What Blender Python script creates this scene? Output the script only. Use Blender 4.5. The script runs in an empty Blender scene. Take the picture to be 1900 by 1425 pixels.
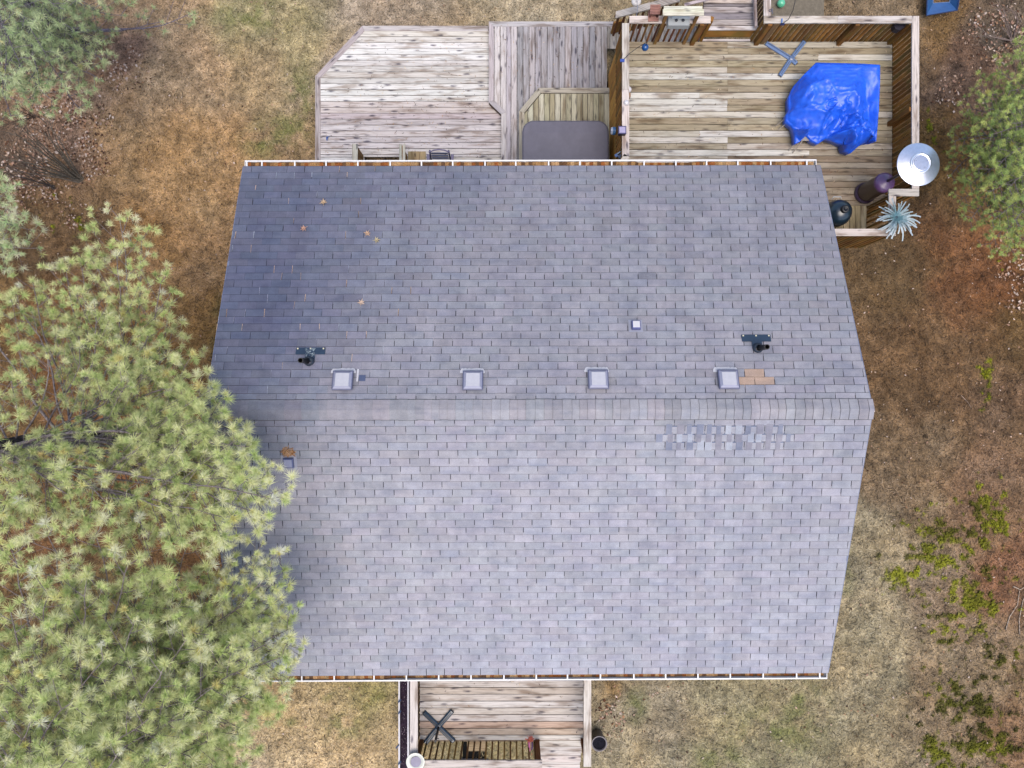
import bpy, math, random
import numpy as np
from mathutils import Vector, Matrix
R = math.radians
rng = np.random.default_rng(7)
random.seed(11)
sc = bpy.context.scene
col = sc.collection

# ------------------------------------------------------------------ camera, sky, sun, exposure
CZ = 17.5            # height of the drone above the low back lawn
F = 1266.7           # focal length in pixels of a 1900 px wide frame (24 mm on 36 mm)
cam = bpy.data.cameras.new('camera'); cam.lens = 24.0; cam.sensor_width = 36.0; cam.clip_end = 2000; cam.clip_start = 0.1
camo = bpy.data.objects.new('camera', cam); col.objects.link(camo); camo.location = (0, 0, CZ)
sc.camera = camo
SUN_EL, SUN_AZ = 74, 165   # azimuth clockwise from +Y
w = bpy.data.worlds.new('World'); sc.world = w; w.use_nodes = True
nt = w.node_tree; nt.nodes.clear()
sky = nt.nodes.new('ShaderNodeTexSky'); sky.sky_type = 'NISHITA'; sky.sun_disc = False
sky.sun_elevation = R(SUN_EL); sky.sun_rotation = R(SUN_AZ); sky.air_density = 1.0; sky.dust_density = 3.0; sky.ozone_density = 1.0
bg = nt.nodes.new('ShaderNodeBackground'); bg.inputs['Strength'].default_value = 0.15
wo = nt.nodes.new('ShaderNodeOutputWorld')
nt.links.new(sky.outputs[0], bg.inputs[0]); nt.links.new(bg.outputs[0], wo.inputs[0])
sl = bpy.data.lights.new('sun', 'SUN'); sl.energy = 1.35; sl.angle = R(45); sl.color = (1, .93, .84)
so = bpy.data.objects.new('sun', sl); col.objects.link(so)
d = Vector((math.sin(R(SUN_AZ)) * math.cos(R(SUN_EL)), math.cos(R(SUN_AZ)) * math.cos(R(SUN_EL)), math.sin(R(SUN_EL))))
so.rotation_euler = d.to_track_quat('Z', 'Y').to_euler(); so.location = (0, 0, 40)
sc.view_settings.view_transform = 'Standard'; sc.view_settings.look = 'None'
sc.view_settings.gamma = 1; sc.view_settings.use_curve_mapping = False
sc.view_settings.exposure = 1.15
GAIN = np.array([1.95, 2.0, 2.15])      # display value of a white level surface under this light

# ------------------------------------------------------------------ helpers
def P(px, py, z):
    D = CZ - z
    return Vector(((px - 950) * D / F, (712.5 - py) * D / F, z))
def topx(x, y, z):
    D = CZ - z
    return 950 + x * F / D, 712.5 - y * F / D
def A(r, g, b, k=1.0):
    c = np.array([r, g, b], float) / 255
    c = np.where(c <= .04045, c / 12.92, ((c + .055) / 1.055) ** 2.4) / GAIN * k
    return np.clip(c, 0.003, .9)
def jit(c, a=.08, h=.02):
    return np.clip(np.array(c) * (1 + random.uniform(-a, a)) * (1 + np.array([random.uniform(-h, h) for _ in range(3)])), .002, .95)

_tab = rng.random((256, 256))
def vnoise(x, y, s, seed=0):
    x = np.asarray(x) * s + seed * 17.31; y = np.asarray(y) * s + seed * 9.77
    xi = np.floor(x).astype(int); yi = np.floor(y).astype(int); fx = x - xi; fy = y - yi
    fx = fx * fx * (3 - 2 * fx); fy = fy * fy * (3 - 2 * fy)
    g = lambda a, b: _tab[a % 256, b % 256]
    return (g(xi, yi) * (1 - fx) * (1 - fy) + g(xi + 1, yi) * fx * (1 - fy) + g(xi, yi + 1) * (1 - fx) * fy + g(xi + 1, yi + 1) * fx * fy)
def fbm(x, y, s, seed=0, o=4):
    t = 0; a = 1; n = 0
    for i in range(o):
        t = t + a * vnoise(x, y, s * 2.03 ** i, seed + i * 3); n += a; a *= .55
    return t / n

def tag(o, label=None, cat=None, group=None, kind=None):
    if label: o['label'] = label
    if cat: o['category'] = cat
    if group: o['group'] = group
    if kind: o['kind'] = kind
    return o
def empty(name, loc, label, cat, group=None):
    o = bpy.data.objects.new(name, None); col.objects.link(o); o.location = loc; o.empty_display_size = .1
    return tag(o, label, cat, group)

class MB:
    """collects faces with a colour and uv per face and links them as one mesh object"""
    def __init__(s): s.v = []; s.f = []; s.c = []; s.uv = []
    def add(s, vs, fs, c=(.5, .5, .5), d=(1, 0, 0), off=None):
        b = len(s.v); s.v += [tuple(p) for p in vs]
        d = Vector(d).normalized(); p = Vector((-d.y, d.x, 0)) if abs(d.z) < .9 else Vector((1, .6, 0)).normalized()
        if off is None: off = (random.uniform(0, 90), random.uniform(0, 90))
        for f in fs:
            s.f.append([b + i for i in f]); s.c.append(tuple(c))
            s.uv.append([(Vector(vs[i]).dot(d) + off[0], Vector(vs[i]).dot(p) + (Vector(vs[i]).z if abs(d.z) < .9 else 0) + off[1]) for i in f])
        return s
    def prism(s, poly, z0, z1, c=(.5, .5, .5), d=(1, 0, 0)):
        n = len(poly)
        ar = sum(poly[i][0] * poly[(i + 1) % n][1] - poly[(i + 1) % n][0] * poly[i][1] for i in range(n))
        if ar < 0: poly = poly[::-1]
        vs = [(p[0], p[1], z0) for p in poly] + [(p[0], p[1], z1) for p in poly]
        fs = [list(range(n))[::-1], list(range(n, 2 * n))] + [[i, (i + 1) % n, n + (i + 1) % n, n + i] for i in range(n)]
        return s.add(vs, fs, c, d)
    def box(s, x0, x1, y0, y1, z0, z1, c=(.5, .5, .5), d=(1, 0, 0)):
        return s.prism([(x0, y0), (x1, y0), (x1, y1), (x0, y1)], z0, z1, c, d)
    def beam(s, a, b, wd, ht, c=(.5, .5, .5), up=(0, 0, 1)):
        a = Vector(a); b = Vector(b); t = (b - a).normalized(); sd = t.cross(Vector(up))
        if sd.length < 1e-4: sd = t.cross(Vector((1, 0, 0)))
        sd.normalize(); u = sd.cross(t).normalized()
        vs = []
        for q in (a, b):
            for i, j in ((-1, -1), (1, -1), (1, 1), (-1, 1)): vs.append(q + sd * i * wd / 2 + u * j * ht / 2)
        return s.add(vs, [[3, 2, 1, 0], [4, 5, 6, 7], [0, 1, 5, 4], [1, 2, 6, 5], [2, 3, 7, 6], [3, 0, 4, 7]], c, t)
    def tube(s, pts, rad, n=8, c=(.5, .5, .5), cap=True):
        pts = [Vector(p) for p in pts]; m = len(pts)
        if not hasattr(rad, '__len__'): rad = [rad] * m
        vs = []
        for i, p in enumerate(pts):
            t = (pts[min(i + 1, m - 1)] - pts[max(i - 1, 0)]).normalized()
            a = t.cross(Vector((0, 0, 1)))
            if a.length < .05: a = t.cross(Vector((1, 0, 0)))
            a.normalize(); b = t.cross(a)
            for k in range(n):
                th = 2 * math.pi * k / n
                vs.append(p + (a * math.cos(th) + b * math.sin(th)) * rad[i])
        fs = [[i * n + k, i * n + (k + 1) % n, (i + 1) * n + (k + 1) % n, (i + 1) * n + k] for i in range(m - 1) for k in range(n)]
        if cap: fs += [list(range(n)), list(range((m - 1) * n, m * n))[::-1]]
        return s.add(vs, fs, c, (pts[-1] - pts[0]) if (pts[-1] - pts[0]).length > 1e-5 else (1, 0, 0))
    def lathe(s, prof, cx=0, cy=0, n=24, c=(.5, .5, .5)):
        vs = []
        for r, z in prof:
            for k in range(n):
                th = 2 * math.pi * k / n; vs.append((cx + r * math.cos(th), cy + r * math.sin(th), z))
        fs = [[i * n + k, i * n + (k + 1) % n, (i + 1) * n + (k + 1) % n, (i + 1) * n + k] for i in range(len(prof) - 1) for k in range(n)]
        return s.add(vs, fs, c)
    def build(s, name, mat, parent=None, smooth=False, kind=None, label=None, bevel=0):
        V = np.array(s.v, float)
        org = Vector(((V[:, 0].min() + V[:, 0].max()) / 2, (V[:, 1].min() + V[:, 1].max()) / 2, V[:, 2].min()))
        me = bpy.data.meshes.new(name)
        me.from_pydata([tuple(r) for r in (V - np.array(org))], [], s.f)
        cs = []; us = []
        for f, c, u in zip(s.f, s.c, s.uv):
            cs += [(c[0], c[1], c[2], 1)] * len(f); us += u
        a = me.color_attributes.new('tone', 'FLOAT_COLOR', 'CORNER'); a.data.foreach_set('color', np.array(cs, 'f').ravel())
        uv = me.uv_layers.new(name='UVMap'); uv.data.foreach_set('uv', np.array(us, 'f').ravel())
        me.materials.append(mat)
        if smooth: me.polygons.foreach_set('use_smooth', [True] * len(me.polygons))
        o = bpy.data.objects.new(name, me); col.objects.link(o)
        if parent is not None:
            o.parent = parent
            w_ = Vector((0, 0, 0)); q = parent
            while q is not None: w_ += q.location; q = q.parent
            o.location = org - w_
        else: o.location = org
        if bevel:
            m = o.modifiers.new('bevel', 'BEVEL'); m.width = bevel; m.segments = 1; m.limit_method = 'ANGLE'
        if kind: o['kind'] = kind
        if label: o['label'] = label
        return o

def raw_mesh(name, verts, faces, colors, mat, parent=None, kind=None, n=3, smooth=False):
    """fast numpy mesh: verts (N,3), faces (M,n), colours per vertex (N,3)"""
    me = bpy.data.meshes.new(name)
    me.vertices.add(len(verts)); me.vertices.foreach_set('co', np.asarray(verts, 'f').ravel())
    m = len(faces); me.loops.add(m * n); me.loops.foreach_set('vertex_index', np.asarray(faces, 'i').ravel())
    me.polygons.add(m); me.polygons.foreach_set('loop_start', np.arange(0, m * n, n, dtype='i')); me.polygons.foreach_set('loop_total', np.full(m, n, 'i'))
    me.update(); me.validate()
    a = me.color_attributes.new('tone', 'FLOAT_COLOR', 'POINT')
    a.data.foreach_set('color', np.concatenate([np.asarray(colors, 'f'), np.ones((len(verts), 1), 'f')], 1).ravel())
    me.materials.append(mat)
    if smooth: me.polygons.foreach_set('use_smooth', [True] * m)
    o = bpy.data.objects.new(name, me); col.objects.link(o)
    if parent is not None: o.parent = parent; o.location = -parent.location if parent.parent is None else (0, 0, 0)
    if kind: o['kind'] = kind
    return o

# ------------------------------------------------------------------ materials
def mat_new(name):
    m = bpy.data.materials.new(name); m.use_nodes = True; n = m.node_tree; n.nodes.clear()
    out = n.nodes.new('ShaderNodeOutputMaterial'); b = n.nodes.new('ShaderNodeBsdfPrincipled'); n.links.new(b.outputs[0], out.inputs[0])
    return m, n, b
def N(n, t, **kw):
    x = n.nodes.new('ShaderNode' + t)
    for k, v in kw.items():
        if k in x.inputs: x.inputs[k].default_value = v
        else: setattr(x, k, v)
    return x
def ramp(n, fac, stops):
    r = n.nodes.new('ShaderNodeValToRGB'); e = r.color_ramp.elements
    while len(e) < len(stops): e.new(.5)
    for q, (p, c) in zip(e, stops): q.position = p; q.color = (c, c, c, 1) if not hasattr(c, '__len__') else (*c, 1)
    n.links.new(fac, r.inputs[0]); return r
def mul(n, a, b, fac=1.0):
    m = n.nodes.new('ShaderNodeMix'); m.data_type = 'RGBA'; m.blend_type = 'MULTIPLY'; m.inputs[0].default_value = fac
    n.links.new(a, m.inputs[6]); n.links.new(b, m.inputs[7]); return m.outputs[2]
def mixc(n, f, a, b):
    m = n.nodes.new('ShaderNodeMix'); m.data_type = 'RGBA'
    n.links.new(f, m.inputs[0]); n.links.new(a, m.inputs[6])
    if hasattr(b, 'links'): n.links.new(b, m.inputs[7])
    else: m.inputs[7].default_value = (*b, 1)
    return m.outputs[2]
def bump(n, b, h, s=.3, dist=.01):
    x = N(n, 'Bump', Strength=s, Distance=dist); n.links.new(h, x.inputs['Height']); n.links.new(x.outputs[0], b.inputs['Normal'])

def wood_mat(name, knots=1.0, moss=0.0, streak=.55, stain=.5):
    m, n, b = mat_new(name); L = n.links.new
    at = N(n, 'Attribute', attribute_name='tone'); uv = N(n, 'UVMap')
    mp = N(n, 'Mapping'); mp.inputs['Scale'].default_value = (1.5, 62, 1); L(uv.outputs[0], mp.inputs[0])
    g = N(n, 'TexNoise', Scale=1.0, Detail=5.0, Roughness=.65, Distortion=.6); L(mp.outputs[0], g.inputs[0])
    r1 = ramp(n, g.outputs[0], [(.32, 1 - streak), (.46, .93), (.6, 1.1)])
    c = mul(n, at.outputs[0], r1.outputs[0])
    mp2 = N(n, 'Mapping'); mp2.inputs['Scale'].default_value = (1.3, 7, 1); L(uv.outputs[0], mp2.inputs[0])
    g2 = N(n, 'TexNoise', Scale=1.0, Detail=3.0, Roughness=.6); L(mp2.outputs[0], g2.inputs[0])
    r2 = ramp(n, g2.outputs[0], [(.34, (.5, .43, .38)), (.5, (1, 1, 1)), (.75, (1.06, 1.06, 1.08))])
    c = mul(n, c, r2.outputs[0], stain)
    mp3 = N(n, 'Mapping'); mp3.inputs['Scale'].default_value = (2.6, 9, 1); L(uv.outputs[0], mp3.inputs[0])
    dn = N(n, 'TexNoise', Scale=3.0, Detail=2.0); L(mp3.outputs[0], dn.inputs[0])
    ad = N(n, 'MixRGB', blend_type='ADD'); ad.inputs[0].default_value = .35; L(mp3.outputs[0], ad.inputs[1]); L(dn.outputs[1], ad.inputs[2])
    vo = N(n, 'TexVoronoi', Scale=1.0); L(ad.outputs[0], vo.inputs[0])
    sel = N(n, 'Math', operation='GREATER_THAN'); sel.inputs[1].default_value = .3; sp = N(n, 'SeparateColor'); L(vo.outputs['Color'], sp.inputs[0]); L(sp.outputs[0], sel.inputs[0])
    kn = ramp(n, vo.outputs['Distance'], [(.1, 1), (.3, 0)])
    kk = N(n, 'Math', operation='MULTIPLY'); L(kn.outputs[0], kk.inputs[0]); L(sel.outputs[0], kk.inputs[1])
    k2 = N(n, 'Math', operation='MULTIPLY'); L(kk.outputs[0], k2.inputs[0]); k2.inputs[1].default_value = .95 * knots
    dk = mul(n, c, N(n, 'RGB').outputs[0]); n.nodes[-1]
    rgb = [x for x in n.nodes if x.type == 'RGB'][0]; rgb.outputs[0].default_value = (.2, .19, .24, 1)
    c = mixc(n, k2.outputs[0], c, dk)
    if moss:
        gm = N(n, 'TexNoise', Scale=2.3, Detail=6.0); L(uv.outputs[0], gm.inputs[0])
        rm = ramp(n, gm.outputs[0], [(.5, 0), (.68, moss)]); c = mixc(n, rm.outputs[0], c, tuple(A(120, 115, 50)))
    L(c, b.inputs['Base Color']); b.inputs['Roughness'].default_value = .8
    b.inputs['Specular IOR Level'].default_value = .25
    bump(n, b, g.outputs[0], .5, .006)
    return m
M = {}
M['wood'] = wood_mat('weathered_wood', 1.0, 0, .62, .9)
M['slat'] = wood_mat('stained_wood', .35, .55, .5, .7)
M['woodmoss'] = wood_mat('damp_wood', .8, .12, .62, .95)

def tone_mat(name, rough=.7, noise=.25, scale=25, spec=.3, metal=0, bmp=.15, dist=.004, trans=0, coat=0):
    m, n, b = mat_new(name); L = n.links.new
    at = N(n, 'Attribute', attribute_name='tone'); tc = N(n, 'TexCoord')
    g = N(n, 'TexNoise', Scale=float(scale), Detail=4.0, Roughness=.6); L(tc.outputs['Object'], g.inputs[0])
    r = ramp(n, g.outputs[0], [(.3, 1 - noise), (.7, 1 + noise * .6)])
    c = mul(n, at.outputs[0], r.outputs[0]); L(c, b.inputs['Base Color'])
    b.inputs['Roughness'].default_value = rough; b.inputs['Specular IOR Level'].default_value = spec; b.inputs['Metallic'].default_value = metal
    if coat: b.inputs['Coat Weight'].default_value = coat; b.inputs['Coat Roughness'].default_value = .2
    if bmp: bump(n, b, g.outputs[0], bmp, dist)
    if trans:
        t = N(n, 'BsdfTranslucent'); L(c, t.inputs[0]); mx = N(n, 'MixShader'); mx.inputs[0].default_value = trans
        out = [x for x in n.nodes if x.type == 'OUTPUT_MATERIAL'][0]
        L(b.outputs[0], mx.inputs[1]); L(t.outputs[0], mx.inputs[2]); L(mx.outputs[0], out.inputs[0])
    return m
M['paint'] = tone_mat('painted_metal', .45, .08, 12, .4)
M['plastic'] = tone_mat('moulded_plastic', .45, .12, 9, .4)
M['steel'] = tone_mat('brushed_steel', .28, .1, 18, .5, 1.0, .05)
M['cover'] = tone_mat('vinyl_cover', .55, .14, 4, .4, 0, .2, .01)
M['enamel'] = tone_mat('glossy_enamel', .3, .1, 8, .45, 0, .03, .002, 0, .3)
M['soil'] = tone_mat('dark_soil', .95, .7, 40, .1, 0, .8, .02)
M['concrete'] = tone_mat('worn_concrete', .9, .25, 14, .2, 0, .4, .01)
M['needle'] = tone_mat('pine_needles', .55, .12, 3, .35, 0, 0, 0, .4)
M['bark'] = tone_mat('pine_bark', .95, .6, 22, .15, 0, 1.0, .03)
M['debris'] = tone_mat('needle_debris', .95, .6, 60, .1, 0, .9, .015)
M['leaf'] = tone_mat('dry_leaf', .8, .3, 40, .2, 0, .3, .004, .15)
M['strap'] = tone_mat('waxy_leaf', .4, .2, 20, .4, 0, .05, .002, .1)
M['siding'] = tone_mat('wall_siding', .7, .1, 6, .2)
M['sealant'] = tone_mat('white_sealant', .5, .15, 30, .3, 0, .5, .01)
M['straw'] = tone_mat('dry_grass', .9, .1, 3, .15, 0, 0, 0, .15)

# shingles: granules plus rain streaks and dirt that run down the slope
m, n, b = mat_new('asphalt_shingle'); L = n.links.new
at = N(n, 'Attribute', attribute_name='tone'); geo = N(n, 'NewGeometry')
g1 = N(n, 'TexNoise', Scale=130.0, Detail=2.0, Roughness=.7); L(geo.outputs['Position'], g1.inputs[0])
mp = N(n, 'Mapping'); mp.inputs['Scale'].default_value = (2.6, .55, .55); L(geo.outputs['Position'], mp.inputs[0])
g2 = N(n, 'TexNoise', Scale=1.0, Detail=5.0, Roughness=.62); L(mp.outputs[0], g2.inputs[0])
g3 = N(n, 'TexNoise', Scale=7.0, Detail=4.0, Roughness=.6); L(geo.outputs['Position'], g3.inputs[0])
c = mul(n, at.outputs[0], ramp(n, g1.outputs[0], [(.25, .72), (.75, 1.28)]).outputs[0])
c = mul(n, c, ramp(n, g2.outputs[0], [(.3, (.88, .88, .9)), (.7, (1.08, 1.08, 1.07))]).outputs[0])
c = mul(n, c, ramp(n, g3.outputs[0], [(.25, .88), (.75, 1.12)]).outputs[0])
mp4 = N(n, 'Mapping'); mp4.inputs['Scale'].default_value = (2.2, 7, 7); L(geo.outputs['Position'], mp4.inputs[0])
g4 = N(n, 'TexNoise', Scale=1.0, Detail=3.0, Roughness=.55); L(mp4.outputs[0], g4.inputs[0])
c = mul(n, c, ramp(n, g4.outputs[0], [(.34, (.87, .89, .93)), (.5, (1, 1, 1)), (.66, (1.07, 1.06, 1.04))]).outputs[0])
L(c, b.inputs['Base Color']); b.inputs['Roughness'].default_value = .93; b.inputs['Specular IOR Level'].default_value = .15
bump(n, b, g1.outputs[0], .5, .004); M['shingle'] = m

# blue tarpaulin
m, n, b = mat_new('blue_tarpaulin'); L = n.links.new
tc = N(n, 'TexCoord'); g = N(n, 'TexNoise', Scale=5.0, Detail=6.0, Roughness=.6, Distortion=1.2); L(tc.outputs['Object'], g.inputs[0])
r = ramp(n, g.outputs[0], [(.3, (.003, .05, .40)), (.7, (.01, .09, .58))]); L(r.outputs[0], b.inputs['Base Color'])
b.inputs['Roughness'].default_value = .46; b.inputs['Specular IOR Level'].default_value = .4
v = N(n, 'TexVoronoi', Scale=4.5, feature='DISTANCE_TO_EDGE'); mxv = N(n, 'MixRGB', blend_type='ADD'); mxv.inputs[0].default_value = .25
L(tc.outputs['Object'], mxv.inputs[1]); L(g.outputs[1], mxv.inputs[2]); L(mxv.outputs[0], v.inputs[0])
bump(n, b, g.outputs[0], .25, .02); b.inputs['Coat Weight'].default_value = .25; b.inputs['Coat Roughness'].default_value = .3; M['tarp'] = m

# ground: colour comes with the mesh, fine grain from noise
m, n, b = mat_new('lawn_soil'); L = n.links.new
at = N(n, 'Attribute', attribute_name='tone'); geo = N(n, 'NewGeometry')
g1 = N(n, 'TexNoise', Scale=11.0, Detail=8.0, Roughness=.72, Distortion=1.5); L(geo.outputs['Position'], g1.inputs[0])
g2 = N(n, 'TexNoise', Scale=24.0, Detail=5.0, Roughness=.7, Distortion=.8); L(geo.outputs['Position'], g2.inputs[0])
c = mul(n, at.outputs[0], ramp(n, g1.outputs[0], [(.3, (.5, .47, .44)), (.5, (1, 1, 1)), (.72, (1.35, 1.35, 1.35))]).outputs[0])
c = mul(n, c, ramp(n, g2.outputs[0], [(.33, (.38, .35, .33)), (.48, (1, 1, 1)), (.66, (1.5, 1.47, 1.42))]).outputs[0])
L(c, b.inputs['Base Color']); b.inputs['Roughness'].default_value = .95; b.inputs['Specular IOR Level'].default_value = .1
bump(n, b, g2.outputs[0], .8, .04); M['ground'] = m

# ------------------------------------------------------------------ ground
def gz(x, y):
    t = np.clip((4.2 - np.asarray(y, float)) / 9.0, 0, 1); t = t * t * (3 - 2 * t)
    return 2.05 * t + (fbm(x, y, .35, 3, 3) - .5) * .25 + (fbm(x, y, 1.6, 8, 2) - .5) * .07
CP = [  # px, py, reach, display colour
 (330, 120, 120, (176, 146, 116)), (330, 300, 110, (172, 136, 96)), (370, 480, 120, (170, 132, 94)), (340, 620, 90, (150, 112, 66)), (500, 40, 90, (166, 150, 116)),
 (700, 20, 130, (172, 152, 134)), (1000, 15, 120, (168, 152, 130)), (1600, 15, 90, (140, 118, 95)), (1750, 60, 60, (128, 98, 62)),
 (1800, 150, 90, (118, 92, 78)), (1740, 280, 70, (118, 88, 50)), (1860, 60, 70, (112, 96, 84)), (1640, 500, 90, (116, 92, 66)), (1800, 520, 100, (126, 84, 54)),
 (1880, 600, 60, (120, 92, 58)), (1700, 700, 120, (122, 94, 68)), (1860, 760, 80, (122, 94, 72)), (1660, 860, 90, (136, 112, 88)), (1840, 900, 90, (140, 108, 84)),
 (1620, 1050, 110, (158, 142, 116)), (1740, 1100, 90, (146, 122, 100)), (1870, 1080, 60, (142, 100, 74)), (1600, 1250, 120, (160, 144, 116)), (1760, 1300, 90, (146, 122, 96)),
 (1880, 1350, 60, (134, 102, 76)), (1400, 1350, 150, (156, 142, 112)), (1200, 1340, 100, (160, 144, 122)), (1140, 1270, 40, (150, 120, 82)), (1200, 1420, 60, (168, 152, 124)),
 (520, 1290, 70, (186, 158, 118)), (640, 1400, 110, (196, 170, 134)), (660, 1300, 60, (168, 150, 104)), (430, 1420, 80, (188, 164, 134)),
 (110, 260, 70, (150, 118, 100)), (30, 320, 60, (112, 92, 80)), (150, 200, 50, (150, 122, 108)), (230, 90, 60, (134, 104, 90)), (80, 60, 80, (96, 84, 74)), (120, 400, 80, (128, 98, 68)), (70, 480, 60, (110, 84, 58)),
 (280, 440, 50, (156, 116, 70)), (150, 650, 120, (128, 88, 54)), (300, 850, 130, (156, 104, 70)), (120, 1000, 150, (118, 84, 56)), (380, 980, 100, (140, 100, 64)), (200, 1250, 200, (112, 96, 62)),
 (-300, 700, 300, (120, 96, 60)), (2200, 700, 300, (120, 94, 62)), (950, -300, 300, (150, 130, 100)), (950, 1800, 300, (150, 136, 100))]
GREEN = [(640, 1345, 40, 30), (690, 1295, 28, 22), (610, 1290, 20, 15), (540, 1340, 12, 8), (1440, 1360, 80, 45), (1490, 1300, 40, 30), (1330, 1410, 60, 25), (1570, 1060, 14, 40), (490, 265, 40, 30), (530, 240, 40, 30),
         (470, 30, 90, 30), (420, 640, 25, 70), (560, 180, 25, 60), (1180, 1310, 20, 30)]
MOSS = [(1740, 1010, 60, 55, 1.0), (1830, 960, 40, 60, .9), (1680, 1060, 40, 40, .75), (1800, 1110, 60, 60, .9), (1760, 1150, 50, 60, .5), (1790, 1300, 80, 50, .8), (1820, 1380, 80, 50, .95), (1740, 1400, 40, 50, .8), (1850, 1230, 40, 80, .5), (1875, 1410, 40, 30, .6),
        (1880, 440, 30, 60, .35), (1830, 700, 14, 60, .4), (1730, 250, 30, 50, .35), (130, 400, 60, 40, .25)]
def gcol(x, y):
    x = np.asarray(x, float); y = np.asarray(y, float)
    px, py = topx(x, y, gz(x, y))
    wx = (fbm(x, y, .9, 21, 3) - .5) * 130; wy = (fbm(x, y, .9, 31, 3) - .5) * 130
    qx = px + wx; qy = py + wy
    W = np.zeros_like(x) + 1e-9; C = np.zeros(x.shape + (3,))
    for cx, cy, r, c in CP:
        ww = 1 / (((qx - cx) ** 2 + (qy - cy) ** 2) / r ** 2 + .05) ** 2
        W += ww; C += ww[..., None] * A(*c)
    C = C / W[..., None]; C = (C * .93 + C.mean(-1, keepdims=True) * .07) * np.array([1.13, 1.18, 1.14])
    n1 = fbm(x, y, 3.1, 41, 4); n2 = fbm(x, y, 7.5, 51, 3)
    C = C * (1 + (n1 - .5)[..., None] * .85) * (1 + (n2 - .5)[..., None] * 1.1)
    rb = (fbm(x, y, 1.4, 61, 3) - .5)
    C = C * (1 + rb[..., None] * np.array([.14, .0, -.18]))
    for gx, gy, rx, ry in GREEN:
        e = np.exp(-((px - gx) / rx) ** 2 - ((py - gy) / ry) ** 2) * np.clip((fbm(x, y, 4, 71, 3) - .3) * 3, 0, 1)
        C = C * (1 - e[..., None] * .75) + A(118, 128, 72) * e[..., None] * .75
    mz = np.zeros_like(x)
    for gx, gy, rx, ry, s in MOSS: mz = np.maximum(mz, s * np.exp(-(((px - gx) / rx) ** 2 + ((py - gy) / ry) ** 2) * .8))
    mn = fbm(x, y, 8.5, 81, 2)
    mk = np.clip((mn - (.81 - .45 * mz)) * 10, 0, 1) * (mz > .1)
    mc = A(88, 90, 26) + (A(150, 156, 34) - A(88, 90, 26)) * np.clip(vnoise(x, y, 2.2, 90) * 1.4 - .2, 0, 1)[..., None]
    mc = np.where((py > 1180)[..., None], mc * .55, mc)
    C = C * (1 - mk[..., None] * .92) + mc * mk[..., None] * .92
    return np.clip(C, .004, .8), mk, px, py
xs = np.concatenate([-np.geomspace(260, 16, 14), np.arange(-15, 15.01, .06), np.geomspace(16, 260, 14)])
ys = np.concatenate([-np.geomspace(260, 12, 14), np.arange(-11.4, 10.6, .06), np.geomspace(11.2, 260, 14)])
X, Y = np.meshgrid(xs, ys); Z = gz(X, Y)
C, _, _, _ = gcol(X, Y)
nx, ny = len(xs), len(ys)
idx = np.arange(nx * ny).reshape(ny, nx)
fc = np.stack([idx[:-1, :-1], idx[:-1, 1:], idx[1:, 1:], idx[1:, :-1]], -1).reshape(-1, 4)
g = raw_mesh('ground', np.stack([X, Y, Z], -1).reshape(-1, 3), fc, C.reshape(-1, 3), M['ground'], n=4, smooth=True, kind='structure')

def scatter(nb):
    x = rng.uniform(-14.2, 14.2, nb); y = rng.uniform(-10.6, 10.2, nb)
    keep = ~((x > -4.6) & (x < 5.3) & (y > -5.0) & (y < 3.6)); return x[keep], y[keep]
# dry grass blades and straw
x, y = scatter(330000); k = len(x); z = gz(x, y); cc, mk, px, py = gcol(x, y)
th = rng.uniform(0, 2 * np.pi, k); ln = rng.uniform(.04, .14, k); wd = rng.uniform(.004, .0115, k)
lift = rng.uniform(.0, .035, k)
dx, dy = np.cos(th), np.sin(th)
v0 = np.stack([x - dy * wd, y + dx * wd, z + .004], 1); v1 = np.stack([x + dy * wd, y - dx * wd, z + .004], 1); v2 = np.stack([x + dx * ln, y + dy * ln, z + .006 + lift], 1)
br = np.where(rng.random(k) < .33, rng.uniform(.25, .7, k), rng.uniform(.9, 1.75, k))
gcc = cc.mean(1, keepdims=True); cb = np.clip((cc * .85 + gcc * .15) * br[:, None], .004, .8)
V = np.stack([v0, v1, v2], 1).reshape(-1, 3); CCb = np.repeat(cb, 3, 0)
o = raw_mesh('dry_grass', V, np.arange(3 * k).reshape(-1, 3), CCb, M['straw'], kind='stuff'); tag(o, 'short dry grass and fallen straw covering the lawn', 'grass')
# moss tufts
ok = mk > .5; x, y, z = x[ok], y[ok], z[ok]; cc = cc[ok]; k = len(x)
rep = 3; x = np.repeat(x, rep) + rng.normal(0, .02, k * rep); y = np.repeat(y, rep) + rng.normal(0, .02, k * rep); z = np.repeat(z, rep); cc = np.repeat(cc, rep, 0); k = len(x)
th = rng.uniform(0, 6.28, k); r_ = rng.uniform(.012, .035, k)
P3 = [np.stack([x + np.cos(th + a) * r_, y + np.sin(th + a) * r_, z + rng.uniform(.01, .06, k)], 1) for a in (0, 2.1, 4.2)]
o = raw_mesh('moss', np.stack(P3, 1).reshape(-1, 3), np.arange(3 * k).reshape(-1, 3), np.repeat(np.clip(cc * rng.uniform(.6, 1.6, k)[:, None], .004, .7), 3, 0), M['straw'], kind='stuff')
tag(o, 'yellow green moss growing in clumps on the right lawn', 'moss')
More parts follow.
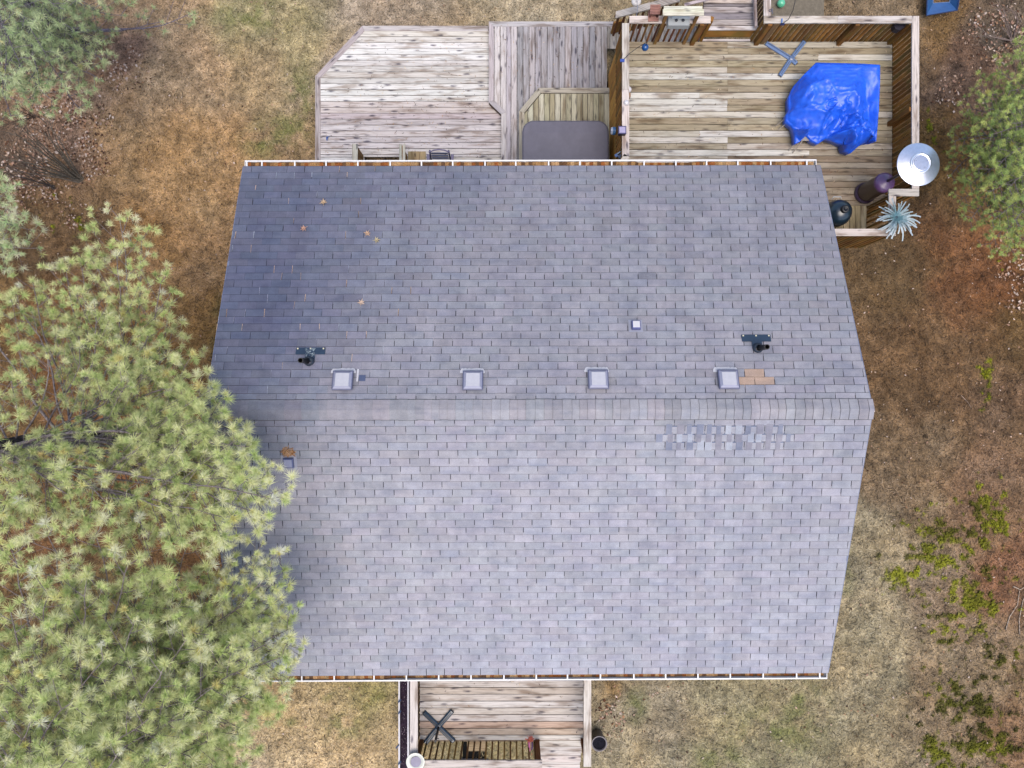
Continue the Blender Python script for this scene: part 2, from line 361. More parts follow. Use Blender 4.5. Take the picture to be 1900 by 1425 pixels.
# leaf litter flakes
x, y = scatter(42000); z = gz(x, y); _, _, px, py = gcol(x, y)
dens = .12 + 0 * x
for gx, gy, rx, ry, s in ((130, 250, 85, 90, 1.0), (30, 330, 90, 70, .8), (230, 130, 60, 60, .5), (1850, 60, 70, 70, .7), (1880, 520, 40, 130, .5), (1130, 1320, 25, 50, .7), (1760, 180, 60, 100, .35), (350, 100, 80, 80, .25), (1870, 800, 40, 90, .3), (150, 400, 80, 40, .4), (1860, 1350, 50, 90, .3)):
    dens = np.maximum(dens, s * np.exp(-((px - gx) / rx) ** 2 - ((py - gy) / ry) ** 2))
ok = rng.random(len(x)) < dens; x, y, z = x[ok], y[ok], z[ok]
dn2 = dens[ok]; rep = np.where(dn2 > .3, 5, 1); x = np.repeat(x, rep); y = np.repeat(y, rep); z = np.repeat(z, rep); k = len(x)
x = x + rng.normal(0, .09, k) * (np.repeat(rep, rep) > 1); y = y + rng.normal(0, .09, k) * (np.repeat(rep, rep) > 1)
th = rng.uniform(0, 6.28, k); a_ = rng.uniform(.012, .034, k) * np.where(np.repeat(rep, rep) > 1, 1.5, 1.0); b_ = a_ * rng.uniform(.35, .8, k)
q = []
for sx, sy in ((-1, 0), (0, -1), (1, 0), (0, 1)):
    q.append(np.stack([x + np.cos(th) * a_ * sx - np.sin(th) * b_ * sy, y + np.sin(th) * a_ * sx + np.cos(th) * b_ * sy, z + rng.uniform(.01, .035, k)], 1))
pal = np.array([A(216, 186, 166), A(188, 146, 114), A(110, 74, 52), A(236, 216, 206), A(84, 58, 48), A(200, 160, 140)])
cl = pal[rng.integers(0, 6, k)] * rng.uniform(.75, 1.15, k)[:, None]
o = raw_mesh('leaf_litter', np.stack(q, 1).reshape(-1, 3), np.arange(4 * k).reshape(-1, 4), np.repeat(np.clip(cl, .004, .85), 4, 0), M['leaf'], kind='stuff', n=4)
tag(o, 'fallen brown and pale leaves scattered over the ground', 'leaf litter')

# concrete pad behind the upper deck
c0 = P(1424, -60, .12); c1 = P(1529, 34, .12)
o = MB().box(c0.x, c1.x, c1.y, c0.y, -.25, .12, A(132, 124, 112)).build('concrete_pad', M['concrete'], kind='structure')

# ------------------------------------------------------------------ house
house = empty('house', (0, -.5, 1.0), 'low gabled house with a grey three tab shingle roof and white gutters', 'house')
ZB, ZR, ZF = 4.55, 6.16, 4.80
bL, bR = P(453, 309, ZB), P(1520, 307, ZB)
rL, rR = P(381, 761, ZR), P(1618, 759, ZR)
fL, fR = P(438, 1254, ZF), P(1535, 1248, ZF)
class Slope:
    def __init__(s, eL, eR, rl, rr):
        s.eL, s.eR, s.rl, s.rr = eL, eR, rl, rr
        s.n = (eR - eL).cross(rl - eL).normalized()
        if s.n.z < 0: s.n = -s.n
        s.len = ((rl + rr) / 2 - (eL + eR) / 2).length
    def xl(s, v): return s.eL.x + (s.rl.x - s.eL.x) * v
    def xr(s, v): return s.eR.x + (s.rr.x - s.eR.x) * v
    def pt(s, x, v, h=0):
        a = s.eL.lerp(s.rl, v); b = s.eR.lerp(s.rr, v); u = (x - a.x) / (b.x - a.x)
        return a.lerp(b, u) + s.n * h
back = Slope(bL, bR, rL, rR); front = Slope(fL, fR, rL, rR)
rf = MB()
for S in (back, front):
    q = [S.pt(S.xl(0), 0), S.pt(S.xr(0), 0), S.pt(S.xr(1), 1), S.pt(S.xl(1), 1)]
    q2 = [p - S.n * .03 for p in q]
    rf.add(q + q2, [[0, 1, 2, 3], [7, 6, 5, 4], [0, 4, 5, 1], [1, 5, 6, 2], [3, 2, 6, 7], [0, 3, 7, 4]], A(62, 62, 74))
roof = rf.build('roof', M['shingle'], house)
def rtone(px, py):
    # granule tone: grime at the north-west corner, paler towards the south
    base = np.array([174., 176., 191.])
    t = np.clip((1250 - py) / 950, 0, 1) ** 1.2
    c = base * (1 - t) + np.array([145., 147., 161.]) * t
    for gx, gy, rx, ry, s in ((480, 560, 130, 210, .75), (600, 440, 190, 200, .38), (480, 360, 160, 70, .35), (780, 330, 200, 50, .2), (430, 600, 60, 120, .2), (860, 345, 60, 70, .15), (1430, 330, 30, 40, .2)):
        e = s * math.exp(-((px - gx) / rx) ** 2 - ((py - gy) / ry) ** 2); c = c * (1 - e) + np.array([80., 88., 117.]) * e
    for gx, gy, rx, ry, s in ((900, 1000, 200, 200, .3), (1250, 900, 250, 150, .25), (800, 860, 120, 60, .2)):
        e = s * math.exp(-((px - gx) / rx) ** 2 - ((py - gy) / ry) ** 2); c = c * (1 - e) + np.array([186., 187., 201.]) * e
    return c
tabs = []
TW = .3335
for si, (S, ncrs) in enumerate(((back, 34), (front, 36))):
    for i in range(ncrs):
        v0 = i / ncrs; v1 = min((i + 1) / ncrs + .009, 1)
        off = -6.0 + (i % 2) * TW / 2 - i * .011 + random.uniform(-.006, .006) + .08
        k = 0; xl = S.xl(v0) - .015; xr = S.xr(v0) + .015
        jog = random.uniform(-.0004, .0004)
        while True:
            xa = off + k * TW; xb = xa + TW; k += 1
            if xb < xl + .03: continue
            if xa > xr - .03: break
            xa = max(xa, xl); xb = min(xb, xr)
            mid = S.pt((xa + xb) / 2, (v0 + v1) / 2); px, py = topx(*mid)
            # slots silted up on the grimy corner
            gp = .0062
            wl = random.uniform(.0, .0015) if (si == 0 and px < 700 and random.random() < .6) else gp * random.uniform(.7, 1.15)
            patch = si == 0 and abs(px - (1398 if py > 705 else 1385)) < (22 if py > 705 else 17) and 690 < py < 722
            weave = si == 1 and 792 < py < 838 and 1228 + (6 * (py > 810)) < px < 1470 - (py - 795) * 1.0
            tabs.append((si, S, xa + wl, xb - wl, v0, v1, px, py, jog, patch, weave))
tabs.sort(key=lambda t: -((t[3] - t[2]) * (1 if not (t[9] or t[10]) else 9) / (CZ - t[1].pt(0, t[4]).z) ** 2) * (1 if t[6] > 520 else .3))
rest = MB(); ns = 0
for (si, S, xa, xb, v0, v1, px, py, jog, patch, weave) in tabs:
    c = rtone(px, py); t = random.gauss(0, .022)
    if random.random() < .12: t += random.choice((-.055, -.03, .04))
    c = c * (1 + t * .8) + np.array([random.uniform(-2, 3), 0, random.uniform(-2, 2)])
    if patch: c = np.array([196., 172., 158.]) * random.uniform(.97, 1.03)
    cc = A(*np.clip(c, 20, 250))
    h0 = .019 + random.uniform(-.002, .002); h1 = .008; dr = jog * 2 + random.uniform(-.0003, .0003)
    vb = v0 + dr + .008 / S.len      # bevelled asphalt edge, darkened to draw the shadow line of the course
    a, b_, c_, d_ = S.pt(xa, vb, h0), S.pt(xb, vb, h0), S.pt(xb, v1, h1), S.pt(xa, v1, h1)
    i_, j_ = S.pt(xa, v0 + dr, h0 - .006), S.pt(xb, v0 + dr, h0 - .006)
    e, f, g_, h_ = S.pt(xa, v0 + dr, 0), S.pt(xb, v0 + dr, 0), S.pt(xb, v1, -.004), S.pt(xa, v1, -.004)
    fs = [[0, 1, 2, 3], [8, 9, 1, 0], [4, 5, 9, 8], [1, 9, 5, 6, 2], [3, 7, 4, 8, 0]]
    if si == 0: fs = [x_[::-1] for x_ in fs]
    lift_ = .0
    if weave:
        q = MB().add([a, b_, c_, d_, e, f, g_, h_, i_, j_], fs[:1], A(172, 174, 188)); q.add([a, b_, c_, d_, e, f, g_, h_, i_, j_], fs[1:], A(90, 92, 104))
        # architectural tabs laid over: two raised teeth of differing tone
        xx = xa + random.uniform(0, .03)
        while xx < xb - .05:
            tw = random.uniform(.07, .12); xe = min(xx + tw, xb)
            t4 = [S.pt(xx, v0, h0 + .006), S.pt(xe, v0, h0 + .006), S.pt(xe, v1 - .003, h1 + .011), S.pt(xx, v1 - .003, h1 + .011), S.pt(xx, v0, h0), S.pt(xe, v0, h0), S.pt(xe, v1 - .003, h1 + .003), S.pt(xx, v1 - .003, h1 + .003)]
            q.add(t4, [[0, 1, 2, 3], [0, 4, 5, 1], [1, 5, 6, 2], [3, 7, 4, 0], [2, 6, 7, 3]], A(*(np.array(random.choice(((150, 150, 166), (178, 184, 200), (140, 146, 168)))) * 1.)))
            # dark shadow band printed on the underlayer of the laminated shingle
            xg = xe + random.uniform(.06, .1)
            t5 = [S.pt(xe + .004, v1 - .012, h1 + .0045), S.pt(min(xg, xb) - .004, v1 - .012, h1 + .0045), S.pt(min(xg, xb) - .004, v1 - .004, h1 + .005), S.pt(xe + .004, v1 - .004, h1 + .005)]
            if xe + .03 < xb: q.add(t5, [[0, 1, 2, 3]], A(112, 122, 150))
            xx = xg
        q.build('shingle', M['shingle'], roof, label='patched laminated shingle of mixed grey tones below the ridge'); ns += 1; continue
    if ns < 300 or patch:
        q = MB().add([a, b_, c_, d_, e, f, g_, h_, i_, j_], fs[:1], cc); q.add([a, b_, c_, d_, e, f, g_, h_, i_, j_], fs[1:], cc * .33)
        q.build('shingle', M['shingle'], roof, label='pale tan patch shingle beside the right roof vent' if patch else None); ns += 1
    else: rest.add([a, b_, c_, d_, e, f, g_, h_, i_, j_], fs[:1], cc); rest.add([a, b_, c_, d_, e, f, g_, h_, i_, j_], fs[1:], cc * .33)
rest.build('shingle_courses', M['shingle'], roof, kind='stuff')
# ridge caps
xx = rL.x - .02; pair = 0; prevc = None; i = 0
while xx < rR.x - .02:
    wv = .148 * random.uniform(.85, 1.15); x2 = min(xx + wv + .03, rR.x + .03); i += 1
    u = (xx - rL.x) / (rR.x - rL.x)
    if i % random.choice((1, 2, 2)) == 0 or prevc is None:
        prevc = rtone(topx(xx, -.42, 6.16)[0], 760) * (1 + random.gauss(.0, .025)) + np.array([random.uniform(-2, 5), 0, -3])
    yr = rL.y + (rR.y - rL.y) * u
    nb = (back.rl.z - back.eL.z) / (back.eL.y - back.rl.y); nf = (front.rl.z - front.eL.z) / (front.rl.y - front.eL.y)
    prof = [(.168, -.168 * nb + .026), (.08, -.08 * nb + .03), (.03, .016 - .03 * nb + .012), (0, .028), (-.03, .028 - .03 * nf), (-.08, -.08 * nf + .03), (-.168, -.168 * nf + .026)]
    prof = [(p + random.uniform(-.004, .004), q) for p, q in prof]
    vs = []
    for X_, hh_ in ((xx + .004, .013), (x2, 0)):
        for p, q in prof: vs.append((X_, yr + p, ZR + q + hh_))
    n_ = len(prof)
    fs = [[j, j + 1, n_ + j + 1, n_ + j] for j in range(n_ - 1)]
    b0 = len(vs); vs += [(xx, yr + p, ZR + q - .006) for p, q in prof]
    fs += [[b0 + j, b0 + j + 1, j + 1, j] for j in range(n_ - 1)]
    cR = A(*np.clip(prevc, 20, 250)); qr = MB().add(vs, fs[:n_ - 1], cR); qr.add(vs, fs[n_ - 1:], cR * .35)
    for e_, sg, nn in ((0, 1, nb), (n_ - 1, -1, nf)):   # long edges painted dark to draw the shadow line beside the ridge
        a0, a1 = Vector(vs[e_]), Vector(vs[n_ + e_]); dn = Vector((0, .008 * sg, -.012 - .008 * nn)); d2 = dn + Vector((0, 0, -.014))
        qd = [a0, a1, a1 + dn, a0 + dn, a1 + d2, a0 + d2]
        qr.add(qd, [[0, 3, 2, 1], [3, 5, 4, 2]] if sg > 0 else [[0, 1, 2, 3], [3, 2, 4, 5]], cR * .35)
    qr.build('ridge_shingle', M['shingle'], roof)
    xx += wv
# rake trims
for S in (back, front):
    for side in (0, 1):
        a = S.pt((S.xl(0), S.xr(0))[side], 0, -.012); b_ = S.pt((S.xl(1), S.xr(1))[side], 1, -.012)
        MB().beam(a, b_, .05, .03, A(120, 130, 160)).build('rake_trim', M['paint'], roof)
# walls, soffits
wl, wr, wb, wf = bL.x + .4, bR.x - .4, bL.y - .45, fR.y + .5
wm = MB(); nrow = 18
wm.box(wl, wr, wf, wb, -.4, 4.42, A(190, 188, 182))
yr = rL.y
for xg in (wl, wr):
    s_ = .01 if xg == wr else -.01
    wm.prism([(0, 0)] * 0 or [(xg - .1 * (1 if s_ > 0 else 0), wf), (xg + .1 * (0 if s_ > 0 else 1), wf), (xg + .1 * (0 if s_ > 0 else 1), wb), (xg - .1 * (1 if s_ > 0 else 0), wb)], 4.421, 4.5, A(190, 188, 182))
    v_ = [(xg, wf, 4.5), (xg, wb, 4.5), (xg, yr, ZR - .08), (xg - 8 * s_, wf, 4.5), (xg - 8 * s_, wb, 4.5), (xg - 8 * s_, yr, ZR - .08)]
    wm.add(v_, [[0, 1, 2], [5, 4, 3], [0, 3, 4, 1], [1, 4, 5, 2], [2, 5, 3, 0]], A(190, 188, 182))
wm.build('wall', M['siding'], house)
for y0, y1, zz in ((bL.y - .5, bL.y - .02, ZB - .07), (fR.y + .02, fR.y + .55, ZF - .07)):
    MB().box(bL.x + .02, bR.x - .02, y0, y1, zz - .02, zz, A(225, 225, 228)).build('soffit', M['siding'], house)
# gutters
def gutter(eL, eR, sy, z, brk, deb):
    a, b_ = Vector(eL), Vector(eR); wd = .115
    a.x += .0; y0 = 0.0; y1 = sy * wd; t = .006
    prof = [(y0, -.02), (y0, -.1), (y0 + sy * .07, -.1), (y1 - sy * .01, -.06), (y1 - sy * .012, -.012), (y1 - sy * .026, -.012), (y1 - sy * .026, -.002), (y1, -.002), (y1 + sy * .004, -.06), (y0 + sy * .075, -.108), (y0 - sy * .003, -.108), (y0 - sy * .003, -.02)]
    m_ = MB(); n_ = len(prof); vs = []
    for e_ in (a, b_):
        for p, q in prof: vs.append((e_.x, e_.y + p, z + q))
    fs = [[j, (j + 1) % n_, n_ + (j + 1) % n_, n_ + j] for j in range(n_)]
    m_.add(vs, fs, A(250, 250, 255, .95))
    for e_ in (a, b_):
        m_.box(e_.x - .006, e_.x + .006, min(e_.y + y0, e_.y + y1), max(e_.y + y0, e_.y + y1), z - .1, z - .001, A(246, 246, 252, .95))
    gt = m_.build('gutter', M['paint'], house)
    for px in brk:
        D = CZ - z; x_ = (px - 950) * D / F; u = (x_ - a.x) / (b_.x - a.x); yy = a.y + (b_.y - a.y) * u
        MB().box(x_ - .013, x_ + .013, min(yy, yy + sy * wd * .96), max(yy, yy + sy * wd * .96), z - .006, z + .004, A(250, 250, 255, .95)).build('gutter_bracket', M['paint'], gt)
    # pine debris lying in the trough
    k = 150; vs = []; fs = []; db = MB()
    for j in range(k):
        for q in (0, 1):
            x_ = a.x + .03 + (b_.x - a.x - .06) * j / (k - 1); u = (x_ - a.x) / (b_.x - a.x); yy = a.y + (b_.y - a.y) * u
            px_ = 950 + x_ * F / (CZ - z); lev = deb(px_)
            vs.append((x_, yy + sy * (.004 + q * .082), z - .085 + .055 * lev * random.uniform(.6, 1.1)))
    cols = [A(178, 138, 96), A(160, 100, 56), A(196, 160, 120), A(120, 90, 66)]
    for j in range(k - 1):
        db.add([vs[2 * j], vs[2 * j + 2], vs[2 * j + 3], vs[2 * j + 1]], [[0, 1, 2, 3]], jit(random.choice(cols), .2))
    db.build('gutter_debris', M['debris'], gt, kind='stuff')
gutter((P(455, 309, ZB).x, bL.y + .0, 0), (P(1514, 308, ZB).x, bR.y, 0), 1, ZB + .01, [458, 486, 547, 605, 664, 724, 782, 840, 900, 957, 1018, 1076, 1135, 1195, 1254, 1311, 1369, 1430, 1497], lambda p: 1.0 if p < 1180 else (.15 if p < 1280 else .7))
gutter((fL.x, fL.y, 0), (P(1534, 1248, ZF).x, fR.y, 0), -1, ZF + .01, [480, 560, 620, 694, 754, 814, 874, 935, 995, 1053, 1114, 1176, 1235, 1295, 1355, 1416, 1478, 1521], lambda p: 1.0 if p < 720 else .35)

# roof furniture: box vents, small vents, plumbing stacks
def on(S, px, py):
    """foot of a thing seen at px, py on the slope"""
    v0, v1 = 0, 1
    for _ in range(40):
        v = (v0 + v1) / 2; z = S.eL.z + (S.rl.z - S.eL.z) * v
        q = P(px, py, z); yv = S.pt(q.x, v).y
        if (yv - q.y) * (1 if S is back else -1) > 0: v0 = v
        else: v1 = v
    return q.x, v
def vent(px, py, fl):
    x, v = on(back, px, py + 2); S = back; hw = .165; hv = .165 / S.len
    vt = MB()
    for (h, e, hz) in ((.0, .0, 0),):
        pass
    def ring(e, h): return [S.pt(x - hw + e, v - hv + e / S.len, h), S.pt(x + hw - e, v - hv + e / S.len, h), S.pt(x + hw - e, v + hv - e / S.len, h), S.pt(x - hw + e, v + hv - e / S.len, h)]
    rs = ring(.03, .0) + ring(.03, .07) + ring(-.005, .07) + ring(-.005, .1) + ring(.012, .107) + ring(.05, .135)
    fs = []
    for j in range(5):
        for k in range(4): fs.append([j * 4 + k, j * 4 + (k + 1) % 4, (j + 1) * 4 + (k + 1) % 4, (j + 1) * 4 + k])
    fs.append([20, 21, 22, 23])
    dk, md, lt = A(96, 100, 134), A(160, 164, 192), A(202, 204, 218)
    vt.add(rs, fs[:8], dk); vt.add(rs, fs[8:16], dk); vt.add(rs, fs[16:20], md); vt.add(rs, fs[20:], lt)
    o = vt.build('roof_vent', M['paint'], roof)
    # flange sealed with white caulk on the down-slope (upper in view) side
    s_ = MB()
    e0 = v - hv - .06 / S.len
    pts = [(x - hw - .06 + .03 * k) for k in range(15)]
    vs = []
    for k, X_ in enumerate(pts):
        vs.append(S.pt(X_, e0 - random.uniform(.008, .022) / S.len + (.05 / S.len if k in (0, 14) else 0), .027)); vs.append(S.pt(X_, e0 + .075 / S.len, .032))
    s_.add(vs, [[2 * k, 2 * k + 2, 2 * k + 3, 2 * k + 1] for k in range(14)], A(214, 216, 230))
    if fl:
        s_.add([S.pt(x + hw + .05, e0, .03), S.pt(x + hw + .08, e0, .03), S.pt(x + hw + .08, v + .0, .03), S.pt(x + hw + .05, v, .03)], [[0, 1, 2, 3]], A(214, 216, 230))
    s_.build('caulk', M['sealant'], roof)
for q in ((638, 707, 1), (878, 707, 0), (1109, 705, 0), (1349, 705, 0)): vent(*q)
# dark quad painting the shadow of a missing corner beside the left vent
x, v = on(back, 672, 703); MB().add([back.pt(x - .05, v - .012, .026), back.pt(x + .06, v - .012, .026), back.pt(x + .06, v + .01, .026), back.pt(x - .05, v + .01, .026)], [[3, 2, 1, 0]], A(84, 96, 132)).build('flashing_and_shade', M['paint'], roof)
def small_vent(S, px, py, hw, cA, cB, hgt):
    x, v = on(S, px, py); e = hw / S.len; q = MB()
    def ring(w_, h): return [S.pt(x - w_, v - w_ / S.len, h), S.pt(x + w_, v - w_ / S.len, h), S.pt(x + w_, v + w_ / S.len, h), S.pt(x - w_, v + w_ / S.len, h)]
    rs = ring(hw, 0) + ring(hw, hgt) + ring(hw * .8, hgt + .015) + ring(hw * .78, hgt + .018)
    fs = [[j * 4 + k, j * 4 + (k + 1) % 4, (j + 1) * 4 + (k + 1) % 4, (j + 1) * 4 + k] for j in range(3) for k in range(4)] + [[12, 13, 14, 15]]
    q.add(rs, fs[:8], cA); q.add(rs, fs[8:], cB); q.build('roof_vent', M['paint'], roof)
    MB().add([S.pt(x - hw * 1.6, v - e * 1.6, .024), S.pt(x + hw * 1.6, v - e * 1.6, .024), S.pt(x + hw * 1.6, v + e * 1.5, .025), S.pt(x - hw * 1.6, v + e * 1.5, .025)], [[3, 2, 1, 0] if S is back else [0, 1, 2, 3]], A(160, 164, 186)).build('flashing_and_shade', M['paint'], roof)
small_vent(back, 1179, 606, .075, A(92, 100, 160), A(226, 226, 236), .09)
small_vent(front, 537, 857, .085, A(96, 104, 146), A(150, 156, 190), .07)
# wasp-nest-like clump of needles banked up behind the front vent
x, v = on(front, 535, 838); q = MB()
for k in range(260):
    a = random.uniform(0, 6.28); r0 = random.random() ** .6; X_ = x + math.cos(a) * r0 * .11; V_ = v + math.sin(a) * r0 * .085 / front.len
    p = front.pt(X_, V_, .022 + .03 * (1 - r0)); dd = Vector((random.uniform(-1, 1), random.uniform(-1, 1), .15)) * .04
    sd = Vector((-dd.y, dd.x, 0)) * .12
    q.add([p - dd + sd, p - dd - sd, p + dd], [[0, 1, 2]], jit(A(*random.choice(((206, 156, 110), (176, 118, 70), (216, 180, 150)))), .15))
q.build('needle_clump', M['debris'], roof, kind='stuff')
def stack(px, py, mx, mottled):
    S = back; x, v = on(S, px, py - 10); top = MB(); e = 1 / S.len
    cT = A(40, 62, 88)
    # T-shaped rubber collar: bar plus tongue up slope
    def slab(x0, x1, a, b_, h, c): 
        r = [S.pt(x0, v + a * e, 0), S.pt(x1, v + a * e, 0), S.pt(x1, v + b_ * e, 0), S.pt(x0, v + b_ * e, 0)]; t = [p + S.n * h for p in r]
        top.add(r + t, [[4, 5, 6, 7], [0, 4, 5, 1][::-1], [1, 5, 6, 2][::-1], [2, 6, 7, 3][::-1], [3, 7, 4, 0][::-1]], c)
    slab(x - .25, x + .25, -.05, .075, .03, cT); slab(x - .085, x + .085, .0755, .2, .034, cT)
    top.build('pipe_boot', M['plastic'], roof)
    fx = S.pt(x, v + .2 * e, .03)
    q = MB(); q.lathe([(.085, fx.z - .05), (.085, fx.z + .04), (.06, fx.z + .06), (.055, fx.z + .06)], fx.x, fx.y, 20, A(30, 44, 64)); q.build('pipe_collar', M['plastic'], roof)
    q = MB(); q.lathe([(.045, fx.z - .05), (.045, fx.z + .36), (.036, fx.z + .36), (.036, fx.z + .1), (.0, fx.z + .1)], fx.x + mx, fx.y, 18, A(14, 16, 22)); q.build('vent_pipe', M['plastic'], roof)
    q = MB()
    for sx in (-.22, 0, .22):
        p = S.pt(x + sx, v - .03 * e, .031); q.box(p.x - .012, p.x + .012, p.y - .012, p.y + .012, p.z, p.z + .006, A(220, 215, 190))
    q.build('screw', M['paint'], roof, kind='stuff')
    if mottled:
        q = MB()
        for k in range(60):
            p = S.pt(x + random.uniform(-.075, .075), v + random.uniform(-.03, .18) * e, .037 + random.uniform(0, .004)); s_ = random.uniform(.008, .022)
            q.add([p + Vector((-s_, 0, 0)), p + Vector((0, -s_ * .5, 0)), p + Vector((s_, random.uniform(-.01, .01), 0))], [[0, 1, 2]], jit(A(150, 170, 185), .3))
        q.build('foil_tape', M['paint'], roof, kind='stuff')
stack(577, 661, -.04, True); stack(1402, 637, .03, False)
# needles caught in the slots of the grimy corner
q = MB()
for t in tabs:
    si, S, xa, xb, v0, v1, px, py = t[:8]
    if si == 0 and px < 820 and random.random() < (.26 if px < 700 else .08):
        a = S.pt(xa - .006, v0 + .001, .021); b_ = S.pt(xa + random.uniform(-.012, .008), v1 - random.uniform(.003, .016), .017); wv = random.uniform(.002, .006)
        q.add([a - Vector((wv, 0, 0)), a + Vector((wv, 0, 0)), b_ + Vector((wv * .5, 0, .003)), b_ - Vector((wv * .5, 0, -.003))], [[0, 1, 2, 3]], jit(A(*random.choice(((226, 196, 176), (206, 176, 150), (180, 190, 210), (160, 165, 190)))), .15))
q.build('caught_needles', M['debris'], roof, kind='stuff')

# maple leaves lying on the roof
def leafshape(S, px, py, s, rot, c, label):
    s = s * 1.35
    x, v = on(S, px, py); base = S.pt(x, v, .028)
    prof = []
    tips = [0, 50, 100, 150, 210, 260, 310]; lens = [1, .85, .95, .45, .45, .9, .8]
    for k, (tp, ln_) in enumerate(zip(tips, lens)):
        prof.append((R(tp + rot), s * ln_)); nx_ = tips[(k + 1) % 7] + (360 if k == 6 else 0); prof.append((R((tp + nx_) / 2 + rot), s * .38))
    vs = [base]; vs += [base + Vector((math.cos(a) * r, math.sin(a) * r, random.uniform(.0, .03) - math.sin(a) * r * S.n.y / S.n.z)) for a, r in prof]
    q = MB().add(vs, [[0, 1 + k, 1 + (k + 1) % 14] for k in range(14)], c)
    a = R(rot + 180); q.tube([base, base + Vector((math.cos(a) * s * .9, math.sin(a) * s * .9, .01 - math.sin(a) * s * S.n.y / S.n.z))], .003, 4, c)
    tag(q.build('maple_leaf', M['leaf']), label, 'leaf', 'dry leaves lying on the roof')
leafshape(back, 601, 377, .065, 100, A(222, 192, 160), 'dry tan leaf nearest the back gutter on the roof')
leafshape(back, 565, 425, .06, 210, A(226, 180, 160), 'pinkish dry leaf farthest left on the roof')
leafshape(back, 682, 435, .06, 60, A(220, 186, 160), 'dry leaf on the roof, upper one of the close pair')
leafshape(back, 699, 447, .06, 10, A(214, 200, 166), 'yellowish dry leaf on the roof, lower one of the close pair')
leafshape(back, 671, 563, .062, 80, A(232, 206, 190), 'pale dry leaf on the roof above the left box vent')

# ------------------------------------------------------------------ decks
def clip(poly, a, b_):
    """keep the part of poly left of the line a->b"""
    out = []; n_ = len(poly)
    sd = lambda p: (b_[0] - a[0]) * (p[1] - a[1]) - (b_[1] - a[1]) * (p[0] - a[0])
    for i in range(n_):
        p, q = poly[i], poly[(i + 1) % n_]; sp_, sq = sd(p), sd(q)
        if sp_ >= 0: out.append(p)
        if (sp_ > 0) != (sq > 0) and abs(sp_ - sq) > 1e-9:
            t = sp_ / (sp_ - sq); out.append((p[0] + (q[0] - p[0]) * t, p[1] + (q[1] - p[1]) * t))
    return out
def XY(px, py, z): q = P(px, py, z); return (q.x, q.y)
PALE = [(230, 228, 230), (238, 236, 238), (222, 219, 220), (210, 207, 208), (242, 241, 242), (226, 221, 217)]
def boards(parent, outline, z, pitch, axis, pal, mat, gap=.0135, th=.032, joints=None, start=None):
    """deck boards: strips across the outline polygon (counter-clockwise), each one an object"""
    xs_ = [p[0] for p in outline]; ys_ = [p[1] for p in outline]
    lo, hi = (min(ys_), max(ys_)) if axis == 'x' else (min(xs_), max(xs_))
    a0, a1 = (min(xs_), max(xs_)) if axis == 'x' else (min(ys_), max(ys_))
    t = hi if start is None else start; row = 0
    while t > lo + .01:
        cuts = [a0 - 1] + (joints(row) if joints else []) + [a1 + 1]
        for j in range(len(cuts) - 1):
            s0, s1, e0, e1 = t - pitch + gap / 2, t - gap / 2, cuts[j] + .0015, cuts[j + 1] - .0015
            poly = [(e0, s0), (e1, s0), (e1, s1), (e0, s1)] if axis == 'x' else [(s0, e0), (s1, e0), (s1, e1), (s0, e1)]
            for i in range(len(outline)):
                poly = clip(poly, outline[i], outline[(i + 1) % len(outline)])
                if len(poly) < 3: break
            if len(poly) < 3: continue
            c = pal(row, j) if callable(pal) else random.choice(pal)
            zz = z + random.uniform(-.0025, .0025)
            MB().prism(poly, zz - th, zz, jit(A(*c), .06, .015), (1, 0, 0) if axis == 'x' else (0, 1, 0)).build('board', mat, parent)
        t -= pitch; row += 1
def ccw(poly):
    ar = sum(poly[i][0] * poly[(i + 1) % len(poly)][1] - poly[(i + 1) % len(poly)][0] * poly[i][1] for i in range(len(poly)))
    return poly if ar > 0 else poly[::-1]
def border(parent, pts, z, wd, pal, mat, name='border_board'):
    """boards along the polyline pts, set on its right-hand (inner) side with mitred joints"""
    pts = [Vector((p[0], p[1])) for p in pts]; n_ = len(pts); inn = []
    for i in range(n_):
        def nrm(a, b_): t = (b_ - a).normalized(); return Vector((t.y, -t.x))
        if i == 0: m_ = nrm(pts[0], pts[1]); k = 1
        elif i == n_ - 1: m_ = nrm(pts[-2], pts[-1]); k = 1
        else:
            n1, n2 = nrm(pts[i - 1], pts[i]), nrm(pts[i], pts[i + 1]); m_ = (n1 + n2).normalized(); k = 1 / max(m_.dot(n1), .3)
        inn.append(pts[i] + m_ * wd * k)
    for i in range(n_ - 1):
        t = (pts[i + 1] - pts[i]).normalized() * .002
        MB().prism([tuple(pts[i] + t), tuple(pts[i + 1] - t), tuple(inn[i + 1] - t), tuple(inn[i] + t)], z - .034, z + .006, jit(A(*random.choice(pal)), .05), (t.x, t.y, 0)).build(name, mat, parent)
        f0, f1 = pts[i], pts[i + 1]; q = (f1 - f0).normalized(); o_ = Vector((q.y, -q.x)) * .03
        MB().prism([tuple(f0), tuple(f1), tuple(f1 + o_), tuple(f0 + o_)], z - .3, z - .036, jit(A(130, 110, 96), .05), (q.x, q.y, 0)).build('fascia', mat, parent)

